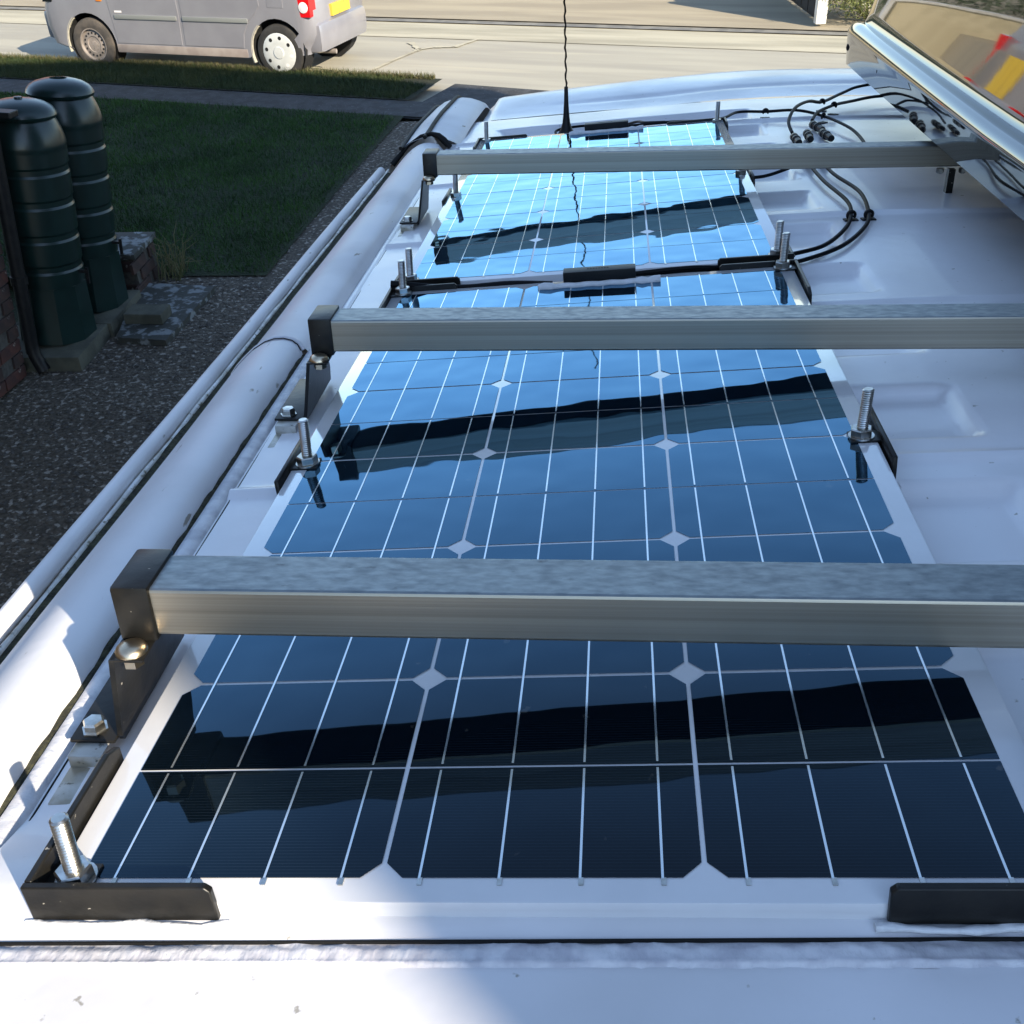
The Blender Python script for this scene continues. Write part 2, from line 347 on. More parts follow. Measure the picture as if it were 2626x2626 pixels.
for mir in (False, True):
    loft('side_roll', 'white_roll', roll, np.arange(-.034, .815, .012), roll_near, mir)
    loft('side_roll', 'white_roll', roll2, np.arange(.812, 2.06, .012), roll_far, mir)
    loft('gutter', 'moss', [(-.1770, -.0585), (-.1830, -.0670), (-.1910, -.0690), (-.1985, -.0660)], np.arange(-.034, 2.06, .05), None, mir)
    loft('gutter_lip', 'dirty_white', [(-.1972, -.073), (-.1975, -.066), (-.2000, -.0635), (-.2035, -.066), (-.2045, -.075)], np.arange(-.034, 2.06, .03),
         lambda x, z, y: (x, z + .0015 * math.sin(y * 31) * math.sin(y * 7)), mir)
    m = MB(); S = -1 if mir else 1
    def mx(x): return 2 * XC - x if mir else x
    m.tube([(mx(-.2135), y, -.064 + .001 * math.sin(y * 5)) for y in np.linspace(-.03, 2.02, 40)], .0092, 12)
    m.build('drip_rail', 'white_roll', van, smooth=60)
    sb = [(-.0655, -.0268), (-.067, -.0245), (-.0705, -.0225), (-.075, -.0218), (-.0795, -.0232), (-.0825, -.0265)]
    def beadmod(x, z, y): return x, z + .0003 * (float(vnoise(np.array(y * 210 + x * 260), np.array(x * 400), 2)) - .5) * (1 if -.082 < x < -.066 else .2)
    loft('side_seam_bead', 'sealer', sb, np.arange(-.03, .82, .0035), beadmod, mir)
    sb2 = [(-.0645, -.0264), (-.0665, -.0250), (-.0705, -.0245), (-.0745, -.0270)]
    loft('side_seam_bead', 'white', sb2, np.arange(.815, 2.05, .03), None, mir)
    m = MB(); m.tube([(mx(-.0834), y, -.0258 + .0006 * math.sin(y * 60)) for y in np.arange(-.034, .815, .01)], [.0022 + .0010 * abs(math.sin(y * 47)) + .0006 * math.sin(y * 171) for y in np.arange(-.034, .815, .01)], 6)
    m.build('roll_gap', 'moss', van)
    m = MB(); m.tube([(mx(-.0635), y, -.0268) for y in np.linspace(-.02, 2.05, 30)], .0009, 6); m.build('bead_gap', 'rubber', van)
    # lap joint: the near cover ends in a rounded lip
    m = MB(); m.tube([(mx(x), .8145 + .014 * (abs(x + .13) / .05) ** 2.2 * (-1 if x > -.13 else -.6), z + .0006) for x, z in roll[1:]], .0007, 6); m.build('lap_gap', 'rubber', van)
    m = MB(); m.tube([(mx(x), .822 + .012 * (abs(x + .13) / .05) ** 2.2 * (-1 if x > -.13 else -.6), z - .002) for x, z in roll[1:]], .0036, 8); m.build('lap_lip', 'white', van, smooth=60)
    # front end of the roll beside the cab: curves down to the screen pillar, with two black rubber strips
    def fr(x, z, y):
        d = max(0, y - 2.10); return x - .05 * d * 0 + .03 * d, z + .012 * math.sin(min(1, d * 4) * math.pi / 2) - .9 * max(0, d - .44) ** 1.7
    loft('pillar_roll', 'white_roll', [(-.045, -.030), (-.052, -.018), (-.066, -.012), (-.085, -.006), (-.105, -.004), (-.125, -.006), (-.15, -.014), (-.175, -.030), (-.2, -.06), (-.21, -.09)],
         np.arange(2.075, 3.0, .02), fr, mir)
    for xs_, zs_ in ((-.173, -.026), (-.118, -.003)):
        m = MB(); pts = []
        for y in np.arange(2.06, 2.95, .03):
            a, b = fr(xs_, zs_, y); pts.append((mx(a), y, b + .001))
        m.tube(pts, .0046, 8); m.build('rubber_strip', 'rubber', van, smooth=60)
    m = MB(); m.tube([(mx(x), 2.066 + .02 * math.sin((x + .19) * 30), z + .004) for x, z in [(-.195, -.064), (-.18, -.048), (-.16, -.027), (-.13, -.008), (-.105, -.002), (-.088, -.005), (-.075, -.014), (-.062, -.026)]],
                     [.007, .006, .004, .004, .005, .007, .008, .006], 8); m.build('joint_sealant', 'rubber', van, smooth=60)
    m = MB()
    for k in range(14):
        a = random.uniform(-.075, -.03); b = random.uniform(1.80, 2.06)
        m.tube([(mx(a), b, float(base_z(a)) + .001), (mx(a + random.uniform(-.03, .03)), b + random.uniform(-.03, .03), float(base_z(a)) + .002)], .0035, 6)
    tag(m.build('sealant_patch', 'white', van, smooth=60), kind='stuff')
    # body side below the gutter
    loft('side_panel', 'white', [(-.204, -.072), (-.212, -.12), (-.225, -.3), (-.24, -.9), (-.245, -1.5), (-.235, -1.95)], np.arange(-.6, 3.0, .1), None, mir)
    loft('front_wing', 'white', [(-.225, -.62), (-.24, -.9), (-.245, -1.5), (-.235, -1.95)], np.arange(2.98, 4.2, .1), None, mir)
def cowl(x, y):
    e = ss(-.024, .004, x) * ss(1.584, 1.556, x)
    rise = .020 * ss(2.36, 2.62, y) * e
    fall = .75 * np.maximum(0, y - (2.60 + .10 * np.sin(np.clip(x / 1.56, 0, 1) * math.pi))) ** 1.75
    crease = -.0035 * np.exp(-((y - 2.47 - .05 * np.clip(x, 0, 1)) / .012) ** 2) * ss(.1, .3, x)
    dent = .004 * (vnoise(x * 5, y * 9, 21) - .5)
    return base_z(np.clip(x, -.02, 1.58)) - .001 + rise - fall + crease + dent - .006 * (1 - e)
sheet('roof_cowl', 'white', np.arange(-.025, 1.59, .012), np.arange(2.385, 3.0, .012), cowl, van)
m = MB(); m.add([(-.02, 2.98, -.26), (1.58, 2.98, -.26), (1.6, 3.5, -.92), (-.04, 3.5, -.92)], [(0, 1, 2, 3)]); m.build('windscreen', 'glass', van)
m = MB(); m.prism([(.80, .012), (.86, .022), (1.0, .026), (1.45, .026), (1.52, .01), (1.45, .0), (.9, -.002)], 'Y', 2.66, 2.72); m.build('windscreen_visor', 'rubber', van)
m = MB(); m.prism([(3.45, -.92), (3.5, -.9), (4.2, -1.12), (4.28, -1.3), (4.28, -1.75), (3.45, -1.75)], 'X', -.2, 1.76); m.build('bonnet', 'white', van)
m = MB(); m.box((-.2, -.62, -1.95), (1.76, -.58, -.05)); m.build('rear_doors', 'white', van)
m = MB(); m.box((-.15, -.5, -1.95), (1.71, 4.1, -1.8)); m.build('underbody', 'dark', van)
for x in (-.12, 1.68):
    for y in (.35, 3.55):
        zc = -2.2 / .9945 + .1045 * y + .34
        m = MB(); m.lathe([(.2, -.1), (.33, -.1), (.345, -.05), (.345, .05), (.33, .1), (.2, .1)], 28, (x, y, zc), axis='X')
        wh = m.build('wheel', 'tyre_black', van, smooth=40)
        m = MB(); m.lathe([(.05, -.105), (.2, -.1), (.2, .1), (.05, .105)], 24, (x, y, zc), axis='X'); m.build('rim', 'steel_rim', wh)

# ------------------------------------------------------------------ SOLAR PANELS
P = .1585; HC = P / 2; GAP = .0013; CH = .0094
def cell_mesh(flip):
    mb = MB(); a0, a1, h = GAP, P - GAP, HC
    if not flip: poly = [(a0 + CH, GAP), (a1 - CH, GAP), (a1, GAP + CH), (a1, h - .0007), (a0, h - .0007), (a0, GAP + CH)]
    else: poly = [(a0, .0007), (a1, .0007), (a1, h - GAP - CH), (a1 - CH, h - GAP), (a0 + CH, h - GAP), (a0, h - GAP - CH)]
    mb.add([(x, y, 0) for x, y in poly], [tuple(range(6))], 0)
    for k in range(4):
        cx = P * (k + .5) / 4 + (-.0005)
        y0, y1 = (-.0030 if not flip else .0024), (h - .0024 if not flip else h + .0005)
        if not flip: y0 = .0005
        mb.add([(cx - .00062, y0, .0003), (cx + .00062, y0, .0003), (cx + .00062, y1, .0003), (cx - .00062, y1, .0003)], [(0, 1, 2, 3)], 1)
    me = bpy.data.meshes.new('solar_cell'); me.from_pydata(mb.v, [], mb.f); me.materials.append(MT['cell']); me.materials.append(MT['busbar'])
    me.polygons.foreach_set('material_index', mb.m); return me
CM = [cell_mesh(False), cell_mesh(True)]
def solar_panel(y0, label, tilt=0.0):
    t = thing('solar_module', label, 'solar panel', (0, y0, 0), PAN, 'solar panels lying on the van roof')
    if tilt: t.matrix_world = t.matrix_world @ Matrix.Rotation(tilt, 4, 'X')
    mb = MB(); mb.box((-.0135, -.0135, -.0215), (3 * P + .0150, 6 * P + .0135, -.0005), bev=.0012); mb.build('backing_frame', 'backsheet', t, smooth=30)
    for i in range(3):
        for j in range(12):
            o = bpy.data.objects.new('solar_cell', CM[j % 2]); COL.objects.link(o); o.parent = t; o.location = (i * P, j * HC, 0)
    # connector ribbon ends poking out of the near cells
    mb = MB()
    for i in range(3):
        for k in range(4):
            cx = i * P + P * (k + .5) / 4; mb.box((cx - .0012, -.0032, -.0004), (cx + .0012, .0012, .0003))
    tag(mb.build('ribbon_ends', 'zinc', t), kind='stuff')
    ye = 6 * P
    mb = MB(); mb.box((.208, ye - .010, -.0003), (.298, ye + .011, .0170), bev=.0012); jb = mb.build('junction_box', 'plastic', t, smooth=30)
    for k in range(8): 
        x = .238 + k * .0035
        MB().box((x, ye + .000, .0170), (x + .0022, ye + .003, .0173)).build('embossed_mark', 'rubber', jb)
    pts = [(.176 + .152 * k / 20, ye - .0135 + .0015 * math.sin(k * 1.7), .0012) for k in range(21)]
    mb = MB(); mb.tube(pts, [.0042 + (.0022 if k < 4 or k > 16 else 0) * abs(math.sin(k * 2.1)) for k in range(21)], 8); mb.build('sealant_bead', 'glue', t, smooth=60)
    return t
p1 = solar_panel(0.0, 'dark blue solar panel nearest the camera, under the first two roof bars')
p2 = solar_panel(1.0095, 'pale blue reflecting solar panel behind the first one, under the farthest roof bar', rad(.35))

# ------------------------------------------------------------------ CORNER BRACKETS WITH BOLTS
def bolt_parts(t, x, y, z0=.002, h=.043, hid=False):
    mb = MB(); prof = []
    n = 44
    for k in range(n):
        z = z0 + (h - z0) * k / (n - 1); prof.append((.0048 if k % 2 else .0042, z))
    prof = [(.0040, z0)] + prof + [(.0036, h + .001)]
    mb.lathe(prof, 14, (x, y, 0)); mb.v = [(p_[0] + SLOPE * 1.3 * (p_[2] - z0), p_[1], p_[2]) for p_ in mb.v]; b = mb.build('threaded_bolt', 'zinc', t, smooth=35)
    mb = MB(); mb.lathe([(.0085, z0 + .0002), (.0095, z0 + .001), (.0095, z0 + .0065), (.0085, z0 + .0075)], 6, (x, y, 0), off=.3); mb.lathe([(.0108, z0 - .0006), (.0108, z0 + .0006)], 18, (x, y, 0))
    mb.build('hex_nut', 'zinc', t, smooth=25)
BK = 'black angle brackets bolted at the solar panel edges'
def bracket(x, y, label, sx, sy, lx=.098, ly=.11, z1=.006, top=None):
    # outside corner at (x,y); arms run +sx along X and +sy along Y (0 = no arm)
    t = thing('panel_bracket', label, 'bracket', (x, y, 0), PAN, BK)
    T = .0042
    zb = -.0108 if y < .2 else -.0225
    mb = MB()
    if sx and sy:
        a, b = sorted((0, sx * lx)); poly = [(0, zb), (sx * lx, zb), (sx * lx, z1 - .003), (sx * (lx - .003), z1), (0, z1)]
        mb.prism(poly, 'Y', 0, sy * T)
        poly = [(sy * T, zb), (sy * ly, zb), (sy * ly, z1 - .006), (sy * (ly - .012), z1 - .001), (sy * T, z1)]
        mb.prism(poly, 'X', 0, sx * T)
    else:
        mb.box((-T / 2, -ly / 2, -.0225), (T / 2, ly / 2, z1), bev=.0006)
    an_ = mb.build('angle', 'black', t, smooth=20); bv = an_.modifiers.new('bev', 'BEVEL'); bv.width = .0009; bv.segments = 2; bv.limit_method = 'ANGLE'
    bx, by = (sx * .0195, sy * .0160) if sy else (sx * .0165, -.005)
    mb = MB(); mb.box((min(0, bx) - 0.0, by - .010, -.0005), (max(0, bx) + .010, by + .010, .0016), bev=.0005) if sx > 0 else mb.box((bx - .010, by - .010, -.0005), (.002, by + .010, .0016), bev=.0005)
    mb.build('clamp_plate', 'black', t, smooth=20)
    bolt_parts(t, bx, by)
    g = MB()
    zg = -.0112 if y < .2 else -.0222
    n = 16; sgn = sy if sy else 1; ph = random.random() * 6
    if sx and sy: pts = [(sx * (-.004 + (lx + .010) * k / (n - 1)), -sy * (.0006 + .0022 * abs(math.sin(k * .4 + ph))), zg) for k in range(n)]
    else: pts = [(-sx * (.0026 + .002 * abs(math.sin(k * 1.3 + ph))), (-.5 + k / (n - 1)) * (ly + .012), zg) for k in range(n)]
    g.tube(pts, [.0014 + .0010 * abs(math.sin(k * .5 + ph)) + .0004 * math.sin(k * 2.3) for k in range(n)], 6)
    tag(g.build('adhesive_smear', 'glue', t, smooth=60), kind='stuff')
    return t
W3, L6 = 3 * P, 6 * P
bracket(-.0195, -.0165, 'black corner bracket with upright bolt at the nearest panel\'s near left corner', 1, 1, z1=.0125)
bracket(W3 + .0225, -.0165, 'black bracket cut off by the photo\'s right edge, at the nearest panel\'s front', -1, 1, lx=.100, z1=.0125)
bracket(-.0165, .475, 'short black bracket with tall bolt on the nearest panel\'s left edge', 1, 0, ly=.095)
bracket(W3 + .0195, .475, 'short black bracket with bolt on the nearest panel\'s right edge', -1, 0, ly=.110)
bracket(-.0185, L6 + .0185, 'black corner bracket with bolt at the nearest panel\'s far left corner', 1, -1, ly=.105, lx=.088)
bracket(W3 + .0215, L6 + .0185, 'black corner bracket with bolt at the nearest panel\'s far right, before the cable loop', -1, -1, ly=.120, lx=.095)
Y2 = 1.0095
bracket(-.0185, Y2 - .0165, 'black corner bracket with bolt at the far panel\'s near left corner', 1, 1, ly=.06, lx=.088)
bracket(W3 + .0215, Y2 - .0165, 'black corner bracket with bolt at the far panel\'s near right corner', -1, 1, ly=.06, lx=.095)
bracket(-.0165, Y2 + .475, 'short black bracket with bolt on the far panel\'s left edge', 1, 0, ly=.095)
bracket(W3 + .0195, Y2 + .475, 'short black bracket on the far panel\'s right edge, partly behind the farthest bar', -1, 0, ly=.095)
bracket(-.0185, Y2 + L6 + .0185, 'black corner bracket with bolt at the far panel\'s far left corner', 1, -1, lx=.105, ly=.105, z1=.010)
bracket(W3 + .0215, Y2 + L6 + .0185, 'black corner bracket with bolt at the far panel\'s far right, where a cable leaves', -1, -1, lx=.120, ly=.06, z1=.010)

# ------------------------------------------------------------------ ROOF BARS
def roof_bar(y, zb, label, group):
    t = thing('roof_bar', label, 'roof bar', (0, y, zb), VAN, group)
    mb = MB(); L = 1.56; r = .0022; s, h = .040, .0322
    prof = [(0, r), (r * .3, r * .3), (r, 0), (s - r, 0), (s - r * .3, r * .3), (s, r), (s, h - r), (s - r * .3, h - r * .3), (s - r, h), (r, h), (r * .3, h - r * .3), (0, h - r)]
    mb.v += [(.004, a, b) for a, b in prof] + [(L, a, b) for a, b in prof]; n = 12
    for i in range(n):
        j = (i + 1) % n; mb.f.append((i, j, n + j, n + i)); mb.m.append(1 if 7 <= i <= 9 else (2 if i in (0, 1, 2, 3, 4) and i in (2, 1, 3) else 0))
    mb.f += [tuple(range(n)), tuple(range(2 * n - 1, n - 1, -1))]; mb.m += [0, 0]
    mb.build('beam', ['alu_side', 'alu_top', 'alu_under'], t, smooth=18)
    for S in (1, -1):
        X = (lambda x: x) if S == 1 else (lambda x: 2 * XC - x)
        def bx(mb, lo, hi, bev=.0, mi=0):
            a, b = X(lo[0]), X(hi[0]); mb.box((min(a, b), lo[1], lo[2]), (max(a, b), hi[1], hi[2]), mi, bev)
        mb = MB(); bx(mb, (-.0185, -.0025, -.003), (.0042, .0425, .0348), .0022); mb.build('end_cap', 'black', t, smooth=30)
        mb = MB()
        zr = -.022 - .0325 * SLOPE - zb                         # roof level under the foot
        bx(mb, (-.019, -.0215, -.0045), (.0015, .012, -.0030), .0006)        # top tab under the end cap
        zt, zb_ = -.0030, zr + .004
        lp = [(-.0215, zt, -.019), (.045, zt, -.019), (.100, zr + .020, -.032), (.104, zb_, -.034), (-.006, zb_, -.034), (-.012, zr + .012, -.0315)]
        vs = [(X(x_), y_, z_) for y_, z_, x_ in lp] + [(X(x_ + .0034), y_, z_) for y_, z_, x_ in lp]
        mb.add(vs, [tuple(range(6)), tuple(range(11, 5, -1))] + [(i, i + 6, (i + 1) % 6 + 6, (i + 1) % 6) for i in range(6)])
        bx(mb, (-.062, -.0145, zr + .0070), (-.033, .092, zr + .0098), .0012)  # foot flange
        br = mb.build('support_bracket', 'black', t, smooth=25)
        mb = MB(); mb.lathe([(.0096, -.0006), (.0096, .0008), (.0085, .0030), (.0062, .0046), (.003, .0053), (.0004, .0055)], 20, (X(-.0088), -.0115, -.0030)); mb.build('coach_bolt', 'bolt_brass', br, smooth=60)
        mb = MB(); mb.lathe([(.0052, -.0105), (.0062, -.0098), (.0062, -.0052), (.0052, -.0046)], 6, (X(-.0075), -.0145, -.0005)); mb.build('yellow_nut', 'bolt_brass', br, smooth=25)
        mb = MB(); mb.lathe([(.0085, zr + .0108), (.0085, zr + .0118), (.0070, zr + .0119), (.0070, zr + .0165), (.0058, zr + .018), (.0004, zr + .0182)], 6, (X(-.0495), -.004, -.0009)); mb.build('foot_bolt', 'zinc', br, smooth=25)
        mb = MB()
        bx(mb, (-.0585, -.0265, zr - .004), (-.0375, -.0247, zr + .0070), .0006); bx(mb, (-.0585, -.058, zr - .004), (-.0375, -.0265, zr - .0012), .0006)
        bx(mb, (-.0585, -.0265, zr + .0060), (-.0375, .010, zr + .0069), .0002)
        mb.build('clip', 'silver', t, smooth=25)
    return t
BG = 'square aluminium bars across the van roof'
roof_bar(.1348, .0560, 'nearest aluminium roof bar with black end cap, sunlit at its left end', BG)
roof_bar(.6144, .0509, 'middle aluminium roof bar, crossing just before the gap between the two panels', BG)
roof_bar(1.388, .0569, 'farthest aluminium roof bar, ending in shadow below the dark mirror hood', BG)

# ------------------------------------------------------------------ CABLES, CONNECTORS, CLIPS, ANTENNA
def zr(x, y): return float(roof_z(np.array(x), np.array(y)))
def smooth_path(pts, n=10):
    P_ = [Vector(p) for p in pts]; out = []
    for i in range(len(P_) - 1):
        p0, p1_, p2_, p3 = P_[max(i - 1, 0)], P_[i], P_[i + 1], P_[min(i + 2, len(P_) - 1)]
        for k in range(n):
            t = k / n
            out.append(.5 * ((2 * p1_) + (-p0 + p2_) * t + (2 * p0 - 5 * p1_ + 4 * p2_ - p3) * t * t + (-p0 + 3 * p1_ - 3 * p2_ + p3) * t ** 3))
    out.append(P_[-1]); return out
def cable(label, pts, r=.0030, group='black cables on the van roof'):
    mb = MB(); pp = [(x, y, zr(x, y) + h) for x, y, h in pts]
    mb.tube(smooth_path(pp), r, 8); o = mb.build('solar_cable', 'cable', None, VAN, smooth=60, origin=pp[0]); return tag(o, label, 'cable', group)
cable('inner one of two black cables looping right from the panel gap under the farthest bar',
      [(.300, .964, .036), (.38, .976, .035), (.455, .998, .024), (.508, 1.025, .014), (.565, 1.085, .007), (.610, 1.170, .006), (.630, 1.235, .009), (.640, 1.32, .008), (.630, 1.46, .008), (.628, 1.60, .010), (.634, 1.70, .010)])
cable('outer one of two black cables looping right from the panel gap under the farthest bar',
      [(.300, .972, .031), (.38, .980, .031), (.470, 1.006, .018), (.520, 1.022, .008), (.585, 1.078, .006), (.635, 1.168, .006), (.655, 1.235, .009), (.670, 1.37, .008), (.655, 1.50, .008), (.652, 1.60, .010), (.660, 1.70, .010)])
cable('black cable lying in the gap between the two solar panels, left of the junction box',
      [(-.004, .968, .032), (.08, .972, .032), (.15, .972, .032), (.205, .962, .031)], .0046)
cable('thin black cable passing below the farthest bar to the connectors from the far panel edge',
      [(.498, 1.56, .012), (.55, 1.575, .008), (.60, 1.585, .008), (.628, 1.60, .012), (.640, 1.68, .012)])
cable('black cable leaving the far corner bracket rightwards and bending down behind the farthest bar',
      [(.300, 1.972, .042), (.40, 1.985, .041), (.508, 1.995, .036), (.56, 2.085, .016), (.622, 2.105, .014), (.684, 2.085, .014), (.729, 2.02, .014), (.755, 1.91, .012), (.763, 1.83, .008), (.757, 1.73, .006)])
cable('black cable arching high from the left connector towards the dark hood',
      [(.643, 1.872, .010), (.644, 1.93, .022), (.668, 2.01, .034), (.71, 2.10, .032), (.752, 2.165, .020), (.81, 2.26, .022), (.86, 2.31, .030), (.93, 2.32, .036), (1.02, 2.30, .03)], .0034)
cable('black cable running from the paired connectors up and right below the other arch',
      [(.700, 1.985, .012), (.722, 2.045, .018), (.769, 2.12, .020), (.82, 2.19, .016), (.885, 2.25, .016), (.95, 2.27, .016), (1.03, 2.26, .014)], .0034)
def connector(x, y, rz, label):
    t = thing('cable_connector', label, 'cable connector', (x, y, zr(x, y) + .010), VAN, 'black plug connectors behind the farthest bar', rz)
    m = MB(); m.lathe([(.004, -.034), (.0062, -.032), (.0068, -.022), (.0068, -.004), (.0085, -.003), (.0085, .004), (.0066, .005), (.0066, .018), (.008, .019), (.008, .030), (.005, .034)], 12, axis='Y'); m.build('housing', 'plastic', t, smooth=40)
    for k in (-.010, .010):
        m = MB(); m.lathe([(.0074, k - .0016), (.0074, k + .0016)], 12, axis='Y'); m.build('locking_ring', 'rubber', t)
connector(.640, 1.80, .0, 'leftmost black plug connector standing behind the farthest roof bar')
connector(.668, 1.83, -.05, 'middle black plug connector, between two others behind the farthest roof bar')
connector(.700, 1.92, .15, 'larger black connector leaning right at the foot of the lower arched cable')
connector(.702, 1.83, .10, 'black plug connector in front of the leaning one, touching the farthest bar')
connector(.634, 1.63, .02, 'left one of the two black connectors peeking out below the farthest bar')
connector(.660, 1.64, .02, 'right one of the two black connectors peeking out below the farthest bar')
def clip(x, y, rz, label, h=.006):
    t = thing('cable_clip', label, 'cable clip', (x, y, zr(x, y)), VAN, 'small black cable clips stuck on the roof', rz)
    m = MB(); m.box((-.010, -.0065, 0), (.010, .0065, .0022), bev=.0006); m.build('base', 'plastic', t, smooth=20)
    m = MB(); m.tube([(.0055 * math.cos(a), 0, h + .0018 + .0055 * math.sin(a)) for a in np.linspace(-.8, math.pi + .8, 12)], .0024, 6); m.build('loop', 'plastic', t, smooth=60)
clip(.630, 1.232, .1, 'black cable clip on the inner looping cable, right of the far panel')
clip(.655, 1.232, .1, 'black cable clip on the outer looping cable, right of the far panel')
clip(.622, 2.105, 0, 'black cable clip on the straight cable where an arched cable crosses it', .012)
clip(.729, 2.02, .8, 'black cable clip on the cable bending down behind the farthest bar', .012)
clip(.752, 2.165, -.7, 'black cable clip on the upper arched cable', .018)
clip(.769, 2.12, -.7, 'black cable clip on the lower arched cable', .018)
AX, AY = .190, 2.155
a = thing('whip_antenna', 'black whip antenna rising from a cone base behind the far solar panel', 'antenna', (AX, AY, zr(AX, AY)), VAN)
m = MB(); m.lathe([(.022, 0), (.022, .003), (.017, .010), (.0125, .018), (.0088, .030), (.0065, .05), (.0050, .075), (.0042, .105), (.0034, .106)], 16); m.build('base', 'plastic', a, smooth=50)
m = MB(); m.tube([(.0014 * math.sin(k * 1.9) - .0055 * k / 60, 0, .104 + .54 * k / 60) for k in range(61)], [.0026 if k % 2 else .0020 for k in range(61)], 6); m.build('mast', 'rubber', a, smooth=60)
pp = [(AX + .012, AY - .004, .006), (AX - .016, AY - .022, .006), (AX - .024, AY + .004, .012), (AX - .005, AY + .024, .014), (.24, 2.20, .012), (.30, 2.165, .010), (.345, 2.08, .012), (.360, 2.01, .040), (.40, 1.990, .041)]
cable('thin black antenna lead curving from the cone base to the far panel cable', pp, .0029)

# ------------------------------------------------------------------ DARK MIRROR HOOD
hd = thing('mirror_hood', 'dark mirror-like hood with rounded rim standing over the right roof side', 'hood', (.75, 1.3, .1), VAN)
hd['_o'] = (.75, 1.3, .1)
prof = [(.004, .004), (0, 0), (-.002, .028), (-.0035, .052), (-.0035, .060)]
for k in range(0, 10):
    an = rad(178 - 108 * k / 9); prof.append((.0175 + .0215 * math.cos(an), .0625 + .0215 * math.sin(an)))
prof += [(.0285, .0835), (.0315, .0880), (.0335, .095), (.035, .104)]
q = list(prof)
for k in range(1, 17):
    s_ = k / 16; q.append((.035 + .035 * s_ + .13 * s_ * s_, .108 + .50 * s_))
q += [(.24, .63), (.42, .63), (.50, .60), (.52, .3), (.52, .02)]
mb = MB(); ys = np.linspace(2.215, .35, 40); n = len(q)
for y in ys:
    ed = max(0, (y - 2.175) / .04); s_ = (2.215 - y)
    x0 = .798 - .030 * s_ - .004 * math.sin(s_ * 1.6); z0 = .1135 - .0165 * s_
    hk = 1 - .16 * min(1, s_ / 1.1)
    for o_, z_ in q:
        lean = -.25 * max(0, z_ - .09)
        o_ = o_ + .045 * max(0, y - .9) ** 2 * min(1, max(0, z_ - .09) / .5) * (1 if o_ < .3 else 0)
        mb.v.append((x0 + o_ + .006 * ed ** 2 * (1 if o_ < .1 else 0), y + lean * 1.0, z0 + z_ * (hk if z_ < .11 else 1) - .006 * ed ** 2))
for j in range(len(ys) - 1):
    for i in range(n - 1): mb.f.append((j * n + i, j * n + i + 1, (j + 1) * n + i + 1, (j + 1) * n + i)); mb.m.append(0)
mb.f += [tuple(range(n)), tuple(range(len(ys) * n - 1, (len(ys) - 1) * n - 1, -1))]; mb.m += [0, 0]
mb.build('shell', 'hood', hd, smooth=35)
for y in (2.17, 1.83, 1.0):
    s_ = 2.215 - y; x0 = .798 - .030 * s_ - .0045; z0 = .1135 - .0165 * s_ + .034
    m = MB(); m.lathe([(.0085, .003), (.0085, 0), (.006, -.003), (.001, -.0045)], 14, (x0 + .0035, y, z0), axis='X'); m.build('rivet', 'rubber', hd, smooth=50)
for y in (1.37, .60):
    m = MB(); m.box((.805, y + .012, .015), (.815, y + .024, .054)); m.build('mount_leg', 'black', hd)
    for dx in (-.012, .022):
        m = MB(); m.lathe([(.006, 0), (.006, -.006), (.004, -.008)], 6, (.805 + dx, y + .018, .055), axis='Z'); m.build('mount_bolt', 'zinc', hd)

# ================================================================== GROUND
rd = Vector((.963, -.270, 0)).normalized(); rn = Vector((.270, .963, 0)).normalized()
RANG = math.atan2(rd.y, rd.x)
def rp(s, n_, z=0): return rd * s + rn * n_ + Vector((0, 0, z))
def strip(name, mt, s0, s1, n0, n1, z, ds=1.0):
    mb = MB(); k = max(1, int((s1 - s0) / ds))
    me = bpy.data.meshes.new(name)
    # local coordinates along the road so that stretched textures follow it
    vs, fs = [], []
    for i in range(k + 1):
        s_ = s0 + (s1 - s0) * i / k; vs += [(s_, n0, z), (s_, n1, z)]
    for i in range(k): fs.append((2 * i, 2 * i + 2, 2 * i + 3, 2 * i + 1))
    me.from_pydata(vs, [], fs); me.materials.append(MT[mt]); o = bpy.data.objects.new(name, me); COL.objects.link(o)
    o.matrix_world = Matrix.Rotation(RANG, 4, 'Z'); return tag(o, kind='structure')
def poly(name, mt, pts, z):
    mb = MB(); mb.add([(x, y, z) for x, y in pts], [tuple(range(len(pts)))]); return tag(mb.build(name, mt), kind='structure')
poly('ground', 'soil', [(-220, -220), (220, -220), (220, 220), (-220, 220)], -.09)
poly('driveway', 'drive', [(-2.9, -12), (4.2, -12), (4.2, 2), (2.9, 9.4), (-2.2, 9.5), (-2.3, 6.3), (-2.95, 6.3)], -.004)
strip('road', 'road', -80, 80, 9.4, 12.5, -.065)
strip('road_channel', 'pale', -80, 80, 12.25, 13.4, -.058)
strip('far_kerb', 'kerb', -80, 80, 13.05, 13.5, -.045)
strip('far_pavement', 'tan', -80, 80, 13.2, 40, -.03)
poly('driveway_apron', 'path', [tuple(rp(-4.15, 8.85)[:2]), tuple(rp(1.8, 8.85)[:2]), tuple(rp(1.8, 9.6)[:2]), tuple(rp(-4.05, 10.1)[:2])], -.008)
strip('footpath', 'path', -40, 1.8, 8.87, 9.36, .004)
MBk = MB()
for i in range(46):
    s_ = -44 + .915 * i
    if s_ > 30: break
    if -5.2 < s_ < 2: continue
    k = MB(); k.box((s_, 10.16, -.09), (s_ + .905, 10.27, .012), bev=.012); o = k.build('kerb_stone', 'kerb'); o.matrix_world = Matrix.Rotation(RANG, 4, 'Z'); tag(o, kind='structure')
